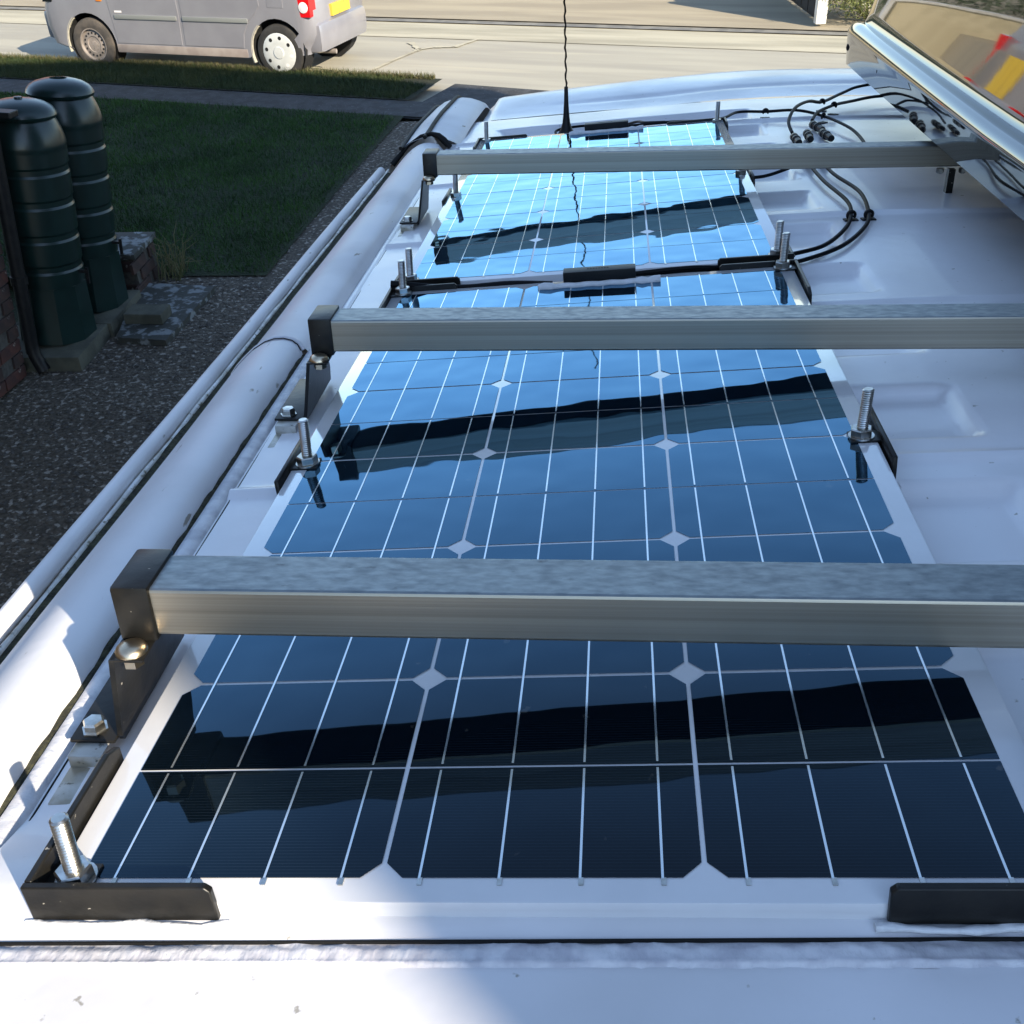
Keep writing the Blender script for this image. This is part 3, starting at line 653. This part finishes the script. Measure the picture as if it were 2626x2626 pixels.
for pts in ([(-2.19, 11.65), (-2.02, 12.1), (-1.80, 12.62)], [(-1.80, 12.62), (-1.62, 12.72), (-1.40, 12.70)], [(-2.25, 11.55), (-2.9, 11.9)], [(-1.80, 12.62), (-1.95, 13.0)], [(-1.40, 12.70), (-1.15, 13.1)]):
    mb = MB(); q_ = smooth_path([(x, y, 0) for x, y in pts], 6)
    for i in range(len(q_) - 1):
        d = (q_[i + 1] - q_[i]).normalized(); nn_ = Vector((-d.y, d.x, 0)) * random.uniform(.02, .045)
        mb.add([(*(q_[i] - nn_)[:2], -.0545), (*(q_[i] + nn_)[:2], -.0545), (*(q_[i + 1] + nn_)[:2], -.0545), (*(q_[i + 1] - nn_)[:2], -.0545)], [(0, 1, 2, 3)])
    tag(mb.build('crack_seal', 'pale'), kind='structure')
# lawn and verge with blades
LAWN = [(-9, 6.05), (-1.86, 6.0), (-1.58, 8.9), (-1.55, 9.25), (-9, 11.4)]
lawn = poly('lawn', 'soil', [(-14, 6.08), (-1.85, 6.0), (-1.70, 7.8), (-1.58, 8.95), tuple(rp(-4.05, 8.87)[:2]), tuple(rp(-16, 8.87)[:2])], .006)
strip('grass_verge', 'verge_soil', -40, -4.22, 9.36, 10.18, .012)
def blades(name, mt, pts, hmin, hmax, wid, seed):
    r = np.random.default_rng(seed); N = len(pts); a = r.random(N) * 6.283
    h = r.uniform(hmin, hmax, N); lean = r.uniform(0, .9, N) * h; b = r.random(N) * 6.283
    dx, dy = np.cos(a) * wid / 2, np.sin(a) * wid / 2
    V = np.zeros((N, 3, 3)); V[:, 0, 0] = pts[:, 0] - dx; V[:, 0, 1] = pts[:, 1] - dy; V[:, 1, 0] = pts[:, 0] + dx; V[:, 1, 1] = pts[:, 1] + dy
    V[:, 2, 0] = pts[:, 0] + np.cos(b) * lean; V[:, 2, 1] = pts[:, 1] + np.sin(b) * lean; V[:, :2, 2] = .003; V[:, 2, 2] = h
    me = bpy.data.meshes.new(name); me.vertices.add(3 * N); me.vertices.foreach_set('co', V.reshape(-1)); me.loops.add(3 * N)
    me.loops.foreach_set('vertex_index', np.arange(3 * N, dtype=np.int32)); me.polygons.add(N)
    me.polygons.foreach_set('loop_start', np.arange(0, 3 * N, 3, dtype=np.int32)); me.update(); me.validate()
    me.materials.append(MT[mt]); o = bpy.data.objects.new(name, me); COL.objects.link(o); return tag(o, kind='stuff')
def inside(pts, pg):
    x, y = pts[:, 0], pts[:, 1]; c = np.zeros(len(pts), bool); n = len(pg)
    for i in range(n):
        (x0, y0), (x1, y1) = pg[i], pg[(i + 1) % n]
        if y0 == y1: continue
        t = ((y0 > y) != (y1 > y)) & (x < (x1 - x0) * (y - y0) / (y1 - y0) + x0); c ^= t
    return c
pt = np.stack([rng.uniform(-8, -1.5, 260000), rng.uniform(5.9, 11.3, 260000)], 1)
pg = [(-8, 6.10), (-2.5, 6.06), (-1.88, 6.02), (-1.74, 7.8), (-1.63, 8.9), tuple(rp(-4.15, 8.84)[:2]), tuple(rp(-10.5, 8.84)[:2])]
pt = pt[inside(pt, pg)]; dens = vnoise(pt[:, 0] * 3, pt[:, 1] * 3, 8); pt = pt[rng.random(len(pt)) < .35 + .65 * dens] ; pt = pt + rng.normal(0, .022, pt.shape)
tag(blades('lawn_grass', 'blade', pt, .015, .05, .006, 1), 'short dark green mown grass in the shade', 'grass')
s_ = rng.uniform(-11.5, -4.28, 60000); nn = 9.38 + .82 * rng.random(60000); keep = ~((s_ > -4.6) & (nn > 10.0 - (s_ + 4.6) * .3))
pv = np.stack([s_ * rd.x + nn * rn.x, s_ * rd.y + nn * rn.y], 1)[keep]
tag(blades('verge_grass', 'blade_verge', pv, .02, .06, .008, 2), 'rough grass on the strip beside the road', 'grass')
s_ = rng.uniform(-11.5, -4.3, 9000); nn = 10.13 + .07 * rng.random(9000)
pv = np.stack([s_ * rd.x + nn * rn.x, s_ * rd.y + nn * rn.y], 1)
tag(blades('kerb_grass', 'straw', pv, .03, .085, .009, 3), 'taller pale grass tips along the kerb edge', 'grass')
# pebbles on the drive near the butts
def pebbles(name, mt, n, seed, x0, x1, y0, y1, rmin, rmax):
    r = np.random.default_rng(seed); mb = MB()
    for i in range(n):
        x, y = r.uniform(x0, x1), r.uniform(y0, y1); a = r.uniform(rmin, rmax); th = r.random() * 3
        vs = [(x + a * math.cos(th + k * 1.2566) * r.uniform(.7, 1.2), y + a * math.sin(th + k * 1.2566) * r.uniform(.7, 1.2), 0) for k in range(5)] + [(x, y, a * .45)]
        mb.add(vs, [(k, (k + 1) % 5, 5) for k in range(5)])
    return tag(mb.build(name, mt), kind='stuff')
tag(pebbles('drive_gravel', 'chip', 2600, 4, -2.85, -.2, 1.0, 5.9, .005, .017), 'small loose stones set in the dark drive', 'gravel')
tag(pebbles('drive_chips', 'chip', 9000, 5, -2.9, -.2, 1.0, 8.5, .004, .012), 'grey chippings set in the dark drive', 'gravel')

# ------------------------------------------------------------------ WATER BUTTS, PLINTH, SLAB, PLANTER
LEAN = Vector((0, 0, 1)).rotation_difference(Vector((.085, .085, 1))).to_matrix().to_4x4()
def butt(x, y, label, hole):
    t = thing('water_butt', label, 'water butt', (x, y, .085), WORLD, 'green plastic water butts by the house corner')
    t.matrix_world = t.matrix_world @ LEAN
    H = .88; zs = .31
    m = MB(); prof = [(.190, zs), (.20, zs + .002)]
    rings = [.17, .34, .50, .66]
    z = 0
    prof = [(.186, zs)]
    for k in range(70):
        z = zs + H * k / 69; f = k / 69
        r = .186 + .014 * f
        if f > .82: r = .200 - .052 * ((f - .82) / .18) ** 1.8
        for q_ in (.14, .33, .53, .72): 
            d = f - q_
            if -.045 < d < 0: r -= .007
        prof.append((r, z))
    m.lathe(prof, 48); m.build('barrel', 'butt', t, smooth=25)
    zl = zs + H
    m = MB(); 
    lp = [(.150, zl - .02), (.172, zl - .018), (.176, zl - .004), (.170, zl + .012), (.155, zl + .030), (.125, zl + .048), (.085, zl + .060), (.045, zl + .066)]
    lp += [(.044, zl + .052), (.002, zl + .050)] if hole else [(.022, zl + .068), (.020, zl + .076), (.004, zl + .078)]
    m.lathe(lp, 40); m.build('lid', 'butt', t, smooth=30)
    m = MB(); m.lathe([(.212, 0), (.208, .05), (.192, zs - .03), (.192, zs), (.10, zs)], 10, off=.2); st = m.build('stand', 'butt', t, smooth=20)
    m = MB(); m.box((.17, -.03, zs + .06), (.235, -.012, zs + .075)); m.box((.222, -.028, zs + .0), (.236, -.014, zs + .09)); m.build('tap', 'plastic', t)
butt(-2.785, 5.03, 'nearer green water butt with a plain knobbed lid, beside the drain pipe', False)
butt(-2.755, 5.45, 'farther green water butt with an open hole in its lid, standing behind the other', True)
t = thing('slab_plinth', 'low pale concrete slabs the two green water butts stand on', 'plinth', (0, 0, 0))
for a, b in ((4.72, 5.14), (5.145, 5.62)):
    MB().box((-3.10, a, -.02), (-2.545 + .02 * (b > 5.3), b, .082), bev=.006).build('paving_slab', 'concrete', t, smooth=30)
m = MB(); m.prism([(-2.63, 5.84), (-2.11, 5.77), (-2.17, 5.02), (-2.47, 5.06)], 'Z', -.02, .035); tag(m.build('flaking_slab', 'flaky'), 'square cover slab with flaking white paint let into the drive', 'slab')
m = MB(); m.box((-.115, -.075, 0), (.115, .075, .062), bev=.005); o = m.build('loose_brick', 'concrete'); o.matrix_world = Matrix.Translation((-2.365, 5.30, .036)) @ Matrix.Rotation(-.04, 4, 'Z'); tag(o, 'single grey brick lying on the flaking white slab', 'brick')
t = thing('brick_planter', 'low brick planter wall with a concrete top, between water butts and lawn', 'planter', (0, 0, 0))
MB().box((-3.2, 5.72, 0), (-2.565, 6.06, .235)).build('core', 'mortar', t)
cp = MB(); cp.box((-3.22, 5.70, .237), (-2.545, 6.08, .275), bev=.006); cp.build('coping', 'flaky', t, smooth=30)
proto = {}
def brick_obj(name, size, mt, parent, loc):
    key = (size, mt)
    if key not in proto:
        mb = MB(); mb.box(tuple(-s_ / 2 for s_ in size), tuple(s_ / 2 for s_ in size), bev=.004)
        me = bpy.data.meshes.new('brick'); me.from_pydata(mb.v, [], mb.f); me.materials.append(MT[mt]); proto[key] = me
    o = bpy.data.objects.new('brick', proto[key]); COL.objects.link(o); o.parent = parent; o.location = loc; return o
for row in range(3):
    z = .04 + row * .075
    for k in range(2):
        y = 5.765 + (.11 if row % 2 else 0) + k * .225
        if y > 6.03: continue
        brick_obj('brick', (.02, .215 if y < 5.95 else .10, .065), 'brick2', t, (-2.562, min(y, 5.99), z))
    for k in range(3):
        brick_obj('brick', (.215, .02, .065), 'brick2', t, (-2.68 - k * .225 - (.11 if row % 2 else 0), 5.717, z))
t = thing('dry_weed', 'straggly dry weed growing at the planter corner by the lawn', 'weed', (-2.47, 6.02, 0))
mb = MB()
for k in range(46):
    a, L = random.random() * 6.28, random.uniform(.1, .34); d = random.uniform(.05, .2)
    b0 = (random.uniform(-.06, .08), random.uniform(-.1, .08), 0); dx, dy = math.cos(a) * d, math.sin(a) * d
    mb.tube([b0, (b0[0] + dx * .4, b0[1] + dy * .4, L * .7), (b0[0] + dx, b0[1] + dy, L * (.9 if k % 3 else .45))], [.003, .0024, .001], 4, cap=False)
mb.build('stalks', 'straw', t)

# ------------------------------------------------------------------ BRICK HOUSE ON THE LEFT
h = thing('brick_house', 'dark red brick house corner cut off by the left edge of the photo', 'house', (0, 0, 0))
XW, YW = -2.83, 4.66
h.matrix_world = Matrix.Translation((XW, YW, 0)) @ LEAN @ Matrix.Translation((-XW, -YW, 0))
MB().box((-9.5, -9, 0), (XW - .012, YW - .012, 2.75)).build('wall', 'mortar', h)
wl = h.children[0]
cnt = 0
for row in range(34):
    z = .04 + row * .075
    y = YW - .1125 - (.1125 if row % 2 else 0)
    if row % 2: brick_obj('brick', (.03, .1025, .065), random.choice(['brick', 'brick2']), wl, (XW - .015, YW - .051, z))
    k = 0
    while y > 3.35:
        if cnt < 290:
            brick_obj('brick', (.03, .215, .065), random.choice(['brick', 'brick', 'brick2']), wl, (XW - .015 + random.uniform(-.002, .002), y - (.0 if row % 2 == 0 else .113), z)); cnt += 1
        y -= .225
mb = MB(); mb.add([(XW + .2, -9.3, 2.72), (XW + .2, YW + .2, 2.72), (-6.2, YW + .3, 4.9), (-6.2, -9.3, 4.9), (-9.8, -9.3, 2.72), (-9.8, YW + .3, 2.72)], [(0, 1, 2, 3), (3, 2, 5, 4)]); mb.build('roof', 'tile', h)
mb = MB(); mb.add([(XW - .02, YW - .02, 2.7), (-9.4, YW - .02, 2.7), (-6.2, YW - .02, 4.88)], [(0, 1, 2)]); mb.build('gable', 'brick2', h)
t = thing('drain_pipe', 'black drain pipe running down the brick house corner', 'pipe', (-2.795, 4.70, 0))
t.matrix_world = t.matrix_world @ LEAN
m = MB(); m.tube([(0, 0, .12), (0, 0, 2.72)], .036, 14); m.build('pipe', 'plastic', t, smooth=60)
m = MB(); m.tube([(.05, -.01, .02), (.01, 0, .10), (0, 0, .16)], .036, 14); m.build('shoe', 'plastic', t, smooth=60)
for z in (.5, 1.5, 2.4):
    m = MB(); m.lathe([(.043, z), (.043, z + .045)], 14); m.build('collar', 'plastic', t)
m = MB(); m.box((-.005, .015, 1.33), (.10, .11, 1.36), bev=.006); m.build('overflow_link', 'plastic', t)

# ------------------------------------------------------------------ HOUSE BEHIND THE CAMERA (casts the shade over drive, lawn and verge)
h = thing('neighbour_house', 'tall gabled house behind the camera shading the drive and lawn', 'house', (0, 0, 0))
hx0, hx1, hy0, hy1, he, hr = 2.80, 5.90, -2.805, 3.50, 5.4, 9.0
MB().box((hx0, hy0, -.05), (hx1, hy1, he)).build('wall', 'brick2', h)
yc = (hy0 + hy1) / 2
mb = MB(); mb.add([(hx0, hy0, he), (hx1, hy0, he), (hx1, hy1, he), (hx0, hy1, he), (hx0, yc, hr), (hx1, yc, hr)], [(0, 1, 5, 4), (2, 3, 4, 5), (0, 4, 3), (1, 2, 5)]); mb.build('roof', 'tile', h)
for z in (1.2, 3.9):
    for y in (-.8, 1.9):
        f = MB(); f.box((hx0 - .03, y - .6, z - .05), (hx0 + .02, y + .6, z + 1.15)); f = f.build('window', 'post_white', h)
        MB().box((hx0 - .036, y - .54, z), (hx0 - .031, y + .54, z + 1.1)).build('pane', 'glass', f)

# ------------------------------------------------------------------ SILVER-LILAC CAR
fwd = -rd; left = Vector((-rn.x, -rn.y, 0))
CO = rp(0, 0); 
rear = Vector((-3.05, 11.47, 0)); CC = rear + fwd * 1.18 - left * .70
CM4 = Matrix(((fwd.x, left.x, 0, CC.x), (fwd.y, left.y, 0, CC.y), (0, 0, 1, -.065), (0, 0, 0, 1))) @ Matrix.Translation((0, .165, 0)) @ Matrix.Diagonal((1, .78, 1, 1))
car = tag(bpy.data.objects.new('parked_car', None), 'lilac silver compact car parked along the kerb, one front wheel without hubcap', 'car'); COL.objects.link(car); car.matrix_world = CM4
WB, WR = 1.18, .272
def arc(cx, r, a0, a1, n=14): return [(cx + r * math.cos(rad(a0 + (a1 - a0) * k / n)), .275 + r * math.sin(rad(a0 + (a1 - a0) * k / n))) for k in range(n + 1)]
side = [(-1.57, .38), (-1.51, .30)] + arc(-WB, .325, 185, -5)[0:] + [(-.82, .21), (.82, .21)] + arc(WB, .325, 185, -5) + [(1.56, .22), (1.74, .27), (1.79, .45), (1.78, .62), (1.72, .78), (1.66, .92), (1.20, 1.00), (.95, 1.04), (-1.53, 1.04), (-1.58, .9), (-1.605, .62), (-1.605, .45)]
mb = MB(); rings = []
NP = len(side)
for yy, sc, dz in ((.58, .965, 0), (.72, .992, 0), (.77, .998, 0), (.795, .99, 0)):
    pass
secs = [(-.795, .985), (-.765, .996), (-.70, 1.0), (.70, 1.0), (.765, .996), (.795, .985)]
for yy, sc in secs:
    for x, z in side:
        wheel = min(abs(x + WB), abs(x - WB)) < .34 and z < .62
        k_ = sc if abs(x) > 1.4 and abs(yy) > .7 else 1
        xx = x * (1 - (.075 if abs(yy) > .78 else (.03 if abs(yy) > .75 else 0))) if x > 1.55 or x < -1.47 else x
        mb.v.append((xx, yy, z))
for j in range(len(secs) - 1):
    for i in range(NP): mb.f.append((j * NP + i, j * NP + (i + 1) % NP, (j + 1) * NP + (i + 1) % NP, (j + 1) * NP + i)); mb.m.append(0)
mb.f += [tuple(range(NP)), tuple(range(len(secs) * NP - 1, (len(secs) - 1) * NP - 1, -1))]; mb.m += [0, 0]
mb.build('body', 'car', car, smooth=40)
mb = MB(); gh = [(-1.50, 1.04), (.98, 1.04), (.42, 1.52), (.1, 1.60), (-1.15, 1.60), (-1.40, 1.50)]
for yy, sc in ((-.77, 0), (-.60, 1), (.60, 1), (.77, 0)):
    for x, z in gh: mb.v.append((x if sc else x, yy * (1 if z < 1.1 else .9), z if sc else min(z, 1.05) if False else (1.04 + (z - 1.04) * (1 if sc else .86))))
for j in range(3):
    for i in range(6): mb.f.append((j * 6 + i, j * 6 + (i + 1) % 6, (j + 1) * 6 + (i + 1) % 6, (j + 1) * 6 + i)); mb.m.append(0)
mb.f += [tuple(range(6)), tuple(range(23, 17, -1))]; mb.m += [0, 0]
mb.build('cabin', 'car', car, smooth=30)
for S in (1, -1):
    for x0, x1, xt0, xt1 in ((.02, .80, .02, .46), (-.80, -.06, -.80, -.06), (-1.36, -.9, -1.26, -.9)):
        mb = MB(); yb, ytp = S * .775, S * .685
        mb.add([(x0, yb, 1.08), (x1, yb, 1.08), (xt1, ytp, 1.46), (xt0, ytp, 1.46), (x0, yb - S * .05, 1.08), (x1, yb - S * .05, 1.08), (xt1, ytp - S * .05, 1.46), (xt0, ytp - S * .05, 1.46)],
               [(0, 1, 2, 3), (4, 7, 6, 5), (0, 4, 5, 1), (1, 5, 6, 2), (2, 6, 7, 3), (3, 7, 4, 0)]); mb.build('window', 'glass', car)
    for nm, pg_ in (('door', [(.83, .30), (.86, .66), (.90, 1.03), (-.02, 1.03), (-.02, .60), (.00, .30)]),
                    ('door', [(-.035, .30), (-.055, .60), (-.055, 1.03), (-1.02, 1.03), (-1.02, .72), (-.96, .64), (-.86, .56), (-.79, .44), (-.765, .30)])):
        mb = MB(); mb.prism(pg_, 'Y', S * .785, S * .801); d = mb.build(nm, 'car', car)
        mod = d.modifiers.new('bev', 'BEVEL'); mod.width = .006; mod.segments = 2; mod.limit_method = 'ANGLE'
        xs_ = (.80, .02) if d.name == 'door' or S * 0 else None
    for x0, x1 in ((.01, .80), (-.86, -.065)):
        mb = MB(); mb.box((x0, min(S * .80, S * .818), .550), (x1, max(S * .80, S * .818), .595), bev=.007); mb.build('side_moulding', 'moulding', car, smooth=40)
        mb = MB(); mb.box((x0 + .01, min(S * .802, S * .803), .26), (x1, max(S * .802, S * .803), .298)); 
    mb = MB(); mb.box((-.80, min(S * .765, S * .800), .205), (.86, max(S * .765, S * .800), .292), bev=.012); mb.build('sill', 'sill', car, smooth=40)
    mb = MB(); mb.box((-.85, min(S * .79, S * .806), .655), (-.80, max(S * .79, S * .806), .675)); 
    mb = MB(); mb.box((.70, min(S * .80, S * .806), .612), (.79, max(S * .80, S * .806), .632), bev=.002); mb.build('badge', 'clear', car)
    mb = MB(); mb.box((.93, min(S * .79, S * .806), .72), (1.0, max(S * .79, S * .806), .755), bev=.006); mb.build('side_indicator', 'amber', car, smooth=40)
    mb = MB(); mb.prism([(-1.43, .62), (-1.600, .62), (-1.600, 1.04), (-1.43, 1.04)], 'Y', S * .62, S * .7935); tl = mb.build('tail_light', 'red', car)
    mb = MB(); mb.lathe([(.055, 0), (.05, .012), (.02, .018)], 16, (-1.53, S * .790, .71), axis='Y'); mb.build('reversing_lamp', 'clear', tl, smooth=50)
    mb = MB(); mb.prism([(1.60, .70), (1.72, .70), (1.66, .90), (1.45, .93)], 'Y', S * .55, S * .800); mb.build('headlight', 'glass', car)
    for x, cap in ((WB, 'rim'), (-WB, 'hub')):
        mb = MB(); mb.lathe([(.29, -.17), (.305, .03), (.32, -.18), (.05, -.18)], 24, (x, 0, .30), axis='Y')
        for k in range(len(mb.v)): mb.v[k] = (mb.v[k][0], S * (.785 + (mb.v[k][1] - .03)), mb.v[k][2])
        mb.build('wheel_well', 'dark', car)
        mb = MB(); yo = S * .70
        mb.lathe([(.168, S * .03), (.17, S * .092), (.19, S * .096), (.235, S * .098), (.262, S * .085), (WR, S * .05), (WR, -S * .06), (.25, -S * .09), (.17, -S * .09)], 32, (x, yo, WR), axis='Y')
        whl = mb.build('wheel', 'tyre' if cap == 'rim' else 'tyre_black', car, smooth=40)
        if cap == 'hub' or S == -1:
            mb = MB(); mb.lathe([(.190, S * .085), (.192, S * .098), (.175, S * .106), (.10, S * .112), (.062, S * .113), (.056, S * .122), (.01, S * .124)], 32, (x, yo, WR), axis='Y'); rm = mb.build('hubcap', 'hubcap', whl, smooth=35)
            for k in range(8):
                an = k * math.pi / 4 + .2; mb = MB(); c = (x + .145 * math.cos(an), yo + S * .1085, WR + .145 * math.sin(an))
                mb.lathe([(.020, -.004), (.020, .002)], 8, c, axis='Y'); mb.build('slot', 'dark' if k not in (4, 5) else 'clear', whl)
        else:
            mb = MB(); mb.lathe([(.172, S * .06), (.172, S * .092), (.160, S * .092), (.150, S * .055), (.12, S * .066), (.085, S * .07), (.075, S * .045), (.035, S * .04), (.03, S * .062), (.005, S * .064)], 32, (x, yo, WR), axis='Y'); rm = mb.build('rim', 'steel_rim', whl, smooth=35)
            for k in range(16):
                an = k * math.pi / 8; c = (x + .118 * math.cos(an), yo + S * .0675, WR + .118 * math.sin(an))
                mb = MB(); mb.lathe([(.011, -.004), (.011, .003)], 8, c, axis='Y'); mb.build('hole', 'dark', whl)
            for k in range(4):
                an = k * math.pi / 2 + .4; c = (x + .05 * math.cos(an), yo + S * .048, WR + .05 * math.sin(an))
                mb = MB(); mb.lathe([(.010, -.01), (.010, .008), (.006, .012)], 6, c, axis='Y'); mb.build('wheel_nut', 'zinc', whl)
mb = MB(); mb.box((1.62, -.70, .30), (1.83, .70, .60), bev=.05); mb.build('front_bumper', 'car', car, smooth=50)
mb = MB(); mb.box((-1.660, -.700, .25), (-1.38, .700, .55), bev=.085); mb.build('rear_bumper', 'car', car, smooth=50)
mb = MB(); mb.box((-1.635, -.26, .56), (-1.600, .26, .675), bev=.004); npl = mb.build('number_plate', 'yellow', car)
mb = MB(); mb.prism([(-1.11, .70), (-1.30, .70), (-1.31, .88), (-1.11, .88)], 'Y', .79, .7985); d = mb.build('fuel_flap', 'car', car); mod = d.modifiers.new('bev', 'BEVEL'); mod.width = .004
mb = MB(); mb.tube([(-1.40, .3, .22), (-1.64, .3, .22)], .025, 10); mb.build('exhaust', 'steel_rim', car)
for x, a0, a1 in ((WB, 10, 55), (-WB, 5, 50)):
    mb = MB(); pts = [(x + .335 * math.cos(rad(a_)) , .775, .275 + .335 * math.sin(rad(a_))) for a_ in np.linspace(a0 - 25, a1, 8)]; mb.tube(pts, .022, 6); mb.build('arch_liner', 'liner', car)

# ------------------------------------------------------------------ FAR SIDE OF THE ROAD
t = thing('timber_fence', 'dark timber fence ending at a white post across the road', 'fence', (2.78, 13.14, 0))
fd = Vector((-.10, 1, 0)).normalized()
ang = math.atan2(fd.y, fd.x); t.rotation_euler = (0, 0, ang)
m = MB(); m.box((-.05, -.06, 0), (.06, .06, 1.25), bev=.01); m.build('end_post', 'post_white', t)
for k in range(30):
    m = MB(); m.box((.07 + k * .15, -.012 + (.006 if k % 2 else 0), .05), (.07 + k * .15 + .145, .012 + (.006 if k % 2 else 0), 1.2)); m.build('board', 'timber_dark', t)
for z in (.35, .95):
    m = MB(); m.box((.06, .02, z), (4.6, .06, z + .07)); m.build('rail', 'timber_dark', t)
m = MB(); m.box((.06, -.05, 0.0), (4.6, -.02, .18)); m.build('gravel_board', 'timber_dark', t)
def shrub(name, label, mt, c, size, n, leaf, cat='shrub', seed=1, group=None):
    r = np.random.default_rng(seed); t = thing(name, label, cat, c, WORLD, group)
    mb = MB()
    for k in range(7):
        a = r.random() * 6.28; mb.tube([(0, 0, 0), (math.cos(a) * size[0] * .25, math.sin(a) * size[1] * .25, size[2] * .4), (math.cos(a) * size[0] * .42, math.sin(a) * size[1] * .42, size[2] * .8)], [.02, .014, .005], 5)
    mb.build('stems', 'straw', t)
    p_ = r.normal(size=(n, 3)); p_ /= np.linalg.norm(p_, axis=1)[:, None]; p_ *= (r.random(n) ** .4)[:, None]
    cl = vnoise(p_[:, 0] * 4 + 9, p_[:, 1] * 4 + p_[:, 2] * 3 + 9, seed); p_ *= (.72 + .5 * cl)[:, None]
    P3 = np.stack([p_[:, 0] * size[0] / 2, p_[:, 1] * size[1] / 2, size[2] * .5 + p_[:, 2] * size[2] * .5], 1)
    P3[:, 2] = np.maximum(P3[:, 2], .01)
    u = r.normal(size=(n, 3)); u /= np.linalg.norm(u, axis=1)[:, None]; v_ = r.normal(size=(n, 3)); v_ /= np.linalg.norm(v_, axis=1)[:, None]
    V = np.stack([P3 - u * leaf, P3 + v_ * leaf * .5, P3 + u * leaf], 1).reshape(-1, 3)
    me = bpy.data.meshes.new('foliage'); me.from_pydata(V.tolist(), [], np.arange(3 * n).reshape(-1, 3).tolist()); me.materials.append(MT[mt]); o = bpy.data.objects.new('foliage', me); COL.objects.link(o); o.parent = t; tag(o, kind='stuff')
shrub('verge_shrub', 'low sunlit yellow-green shrub right of the white fence post', 'leaf_sun', (3.35, 13.35, 0), (1.25, 1.2, .75), 7000, .028, seed=3)
shrub('verge_shrub', 'taller yellow-green shrub behind the low one, right of the fence', 'leaf_sun', (3.6, 14.6, 0), (1.7, 1.4, 1.0), 6000, .035, seed=4)
m = MB(); m.tube([(3.45, 14.0, 0), (3.45, 14.0, .9)], .06, 10); tag(m.build('short_bollard', 'post_white'), 'short white bollard among the far shrubs', 'bollard')
# what the mirror hood reflects: the street beyond the car
t = thing('garden_wall', 'low cream garden wall on the far pavement beyond the car', 'wall', tuple(rp(-5, 16.6)), WORLD, None, RANG)
MB().box((-9, -.1, -.05), (2.0, .1, .75)).build('wall_face', 'render', t); MB().box((-9.05, -.14, .752), (2.05, .14, .81)).build('coping', 'post_white', t)
t = thing('brick_garden_wall', 'low orange brick garden wall beside the cream one across the road', 'wall', tuple(rp(-16.6, 16.6)), WORLD, None, RANG)
MB().box((-3.9, -.1, -.05), (2.5, .1, .8)).build('wall_face', 'orange_brick', t); MB().box((-3.92, -.13, .802), (2.52, .13, .85)).build('coping', 'kerb', t)
shrub('garden_hedge', 'dark brown-green hedge behind the cream garden wall', 'leaf_dark', tuple(rp(-10, 18.3)), (14, 1.4, 1.8), 6000, .09, 'hedge', 6)
def far_house(s_, mw, label):
    t = thing('far_house', label, 'house', tuple(rp(s_, 22)), WORLD, 'houses across the road', RANG)
    MB().box((-4, -3, 0), (4, 3, 4.6)).build('wall', mw, t)
    mb = MB(); mb.add([(-4.3, -3.4, 4.5), (4.3, -3.4, 4.5), (4.3, 3.4, 4.5), (-4.3, 3.4, 4.5), (-4.3, 0, 7.1), (4.3, 0, 7.1)], [(0, 1, 5, 4), (2, 3, 4, 5), (0, 4, 3), (1, 2, 5)]); mb.build('roof', 'tile', t)
    for x in (-2.2, 2.2):
        for z in (.9, 3.0):
            f = MB(); f.box((x - .7, -3.05, z), (x + .7, -2.98, z + 1.2)); f = f.build('window', 'post_white', t)
            MB().box((x - .62, -3.06, z + .08), (x + .62, -3.052, z + 1.12)).build('pane', 'glass', f)
far_house(-24, 'orange_brick', 'orange brick house across the road, far left beyond the car')
far_house(-34, 'render', 'cream rendered house across the road, left of the orange one')
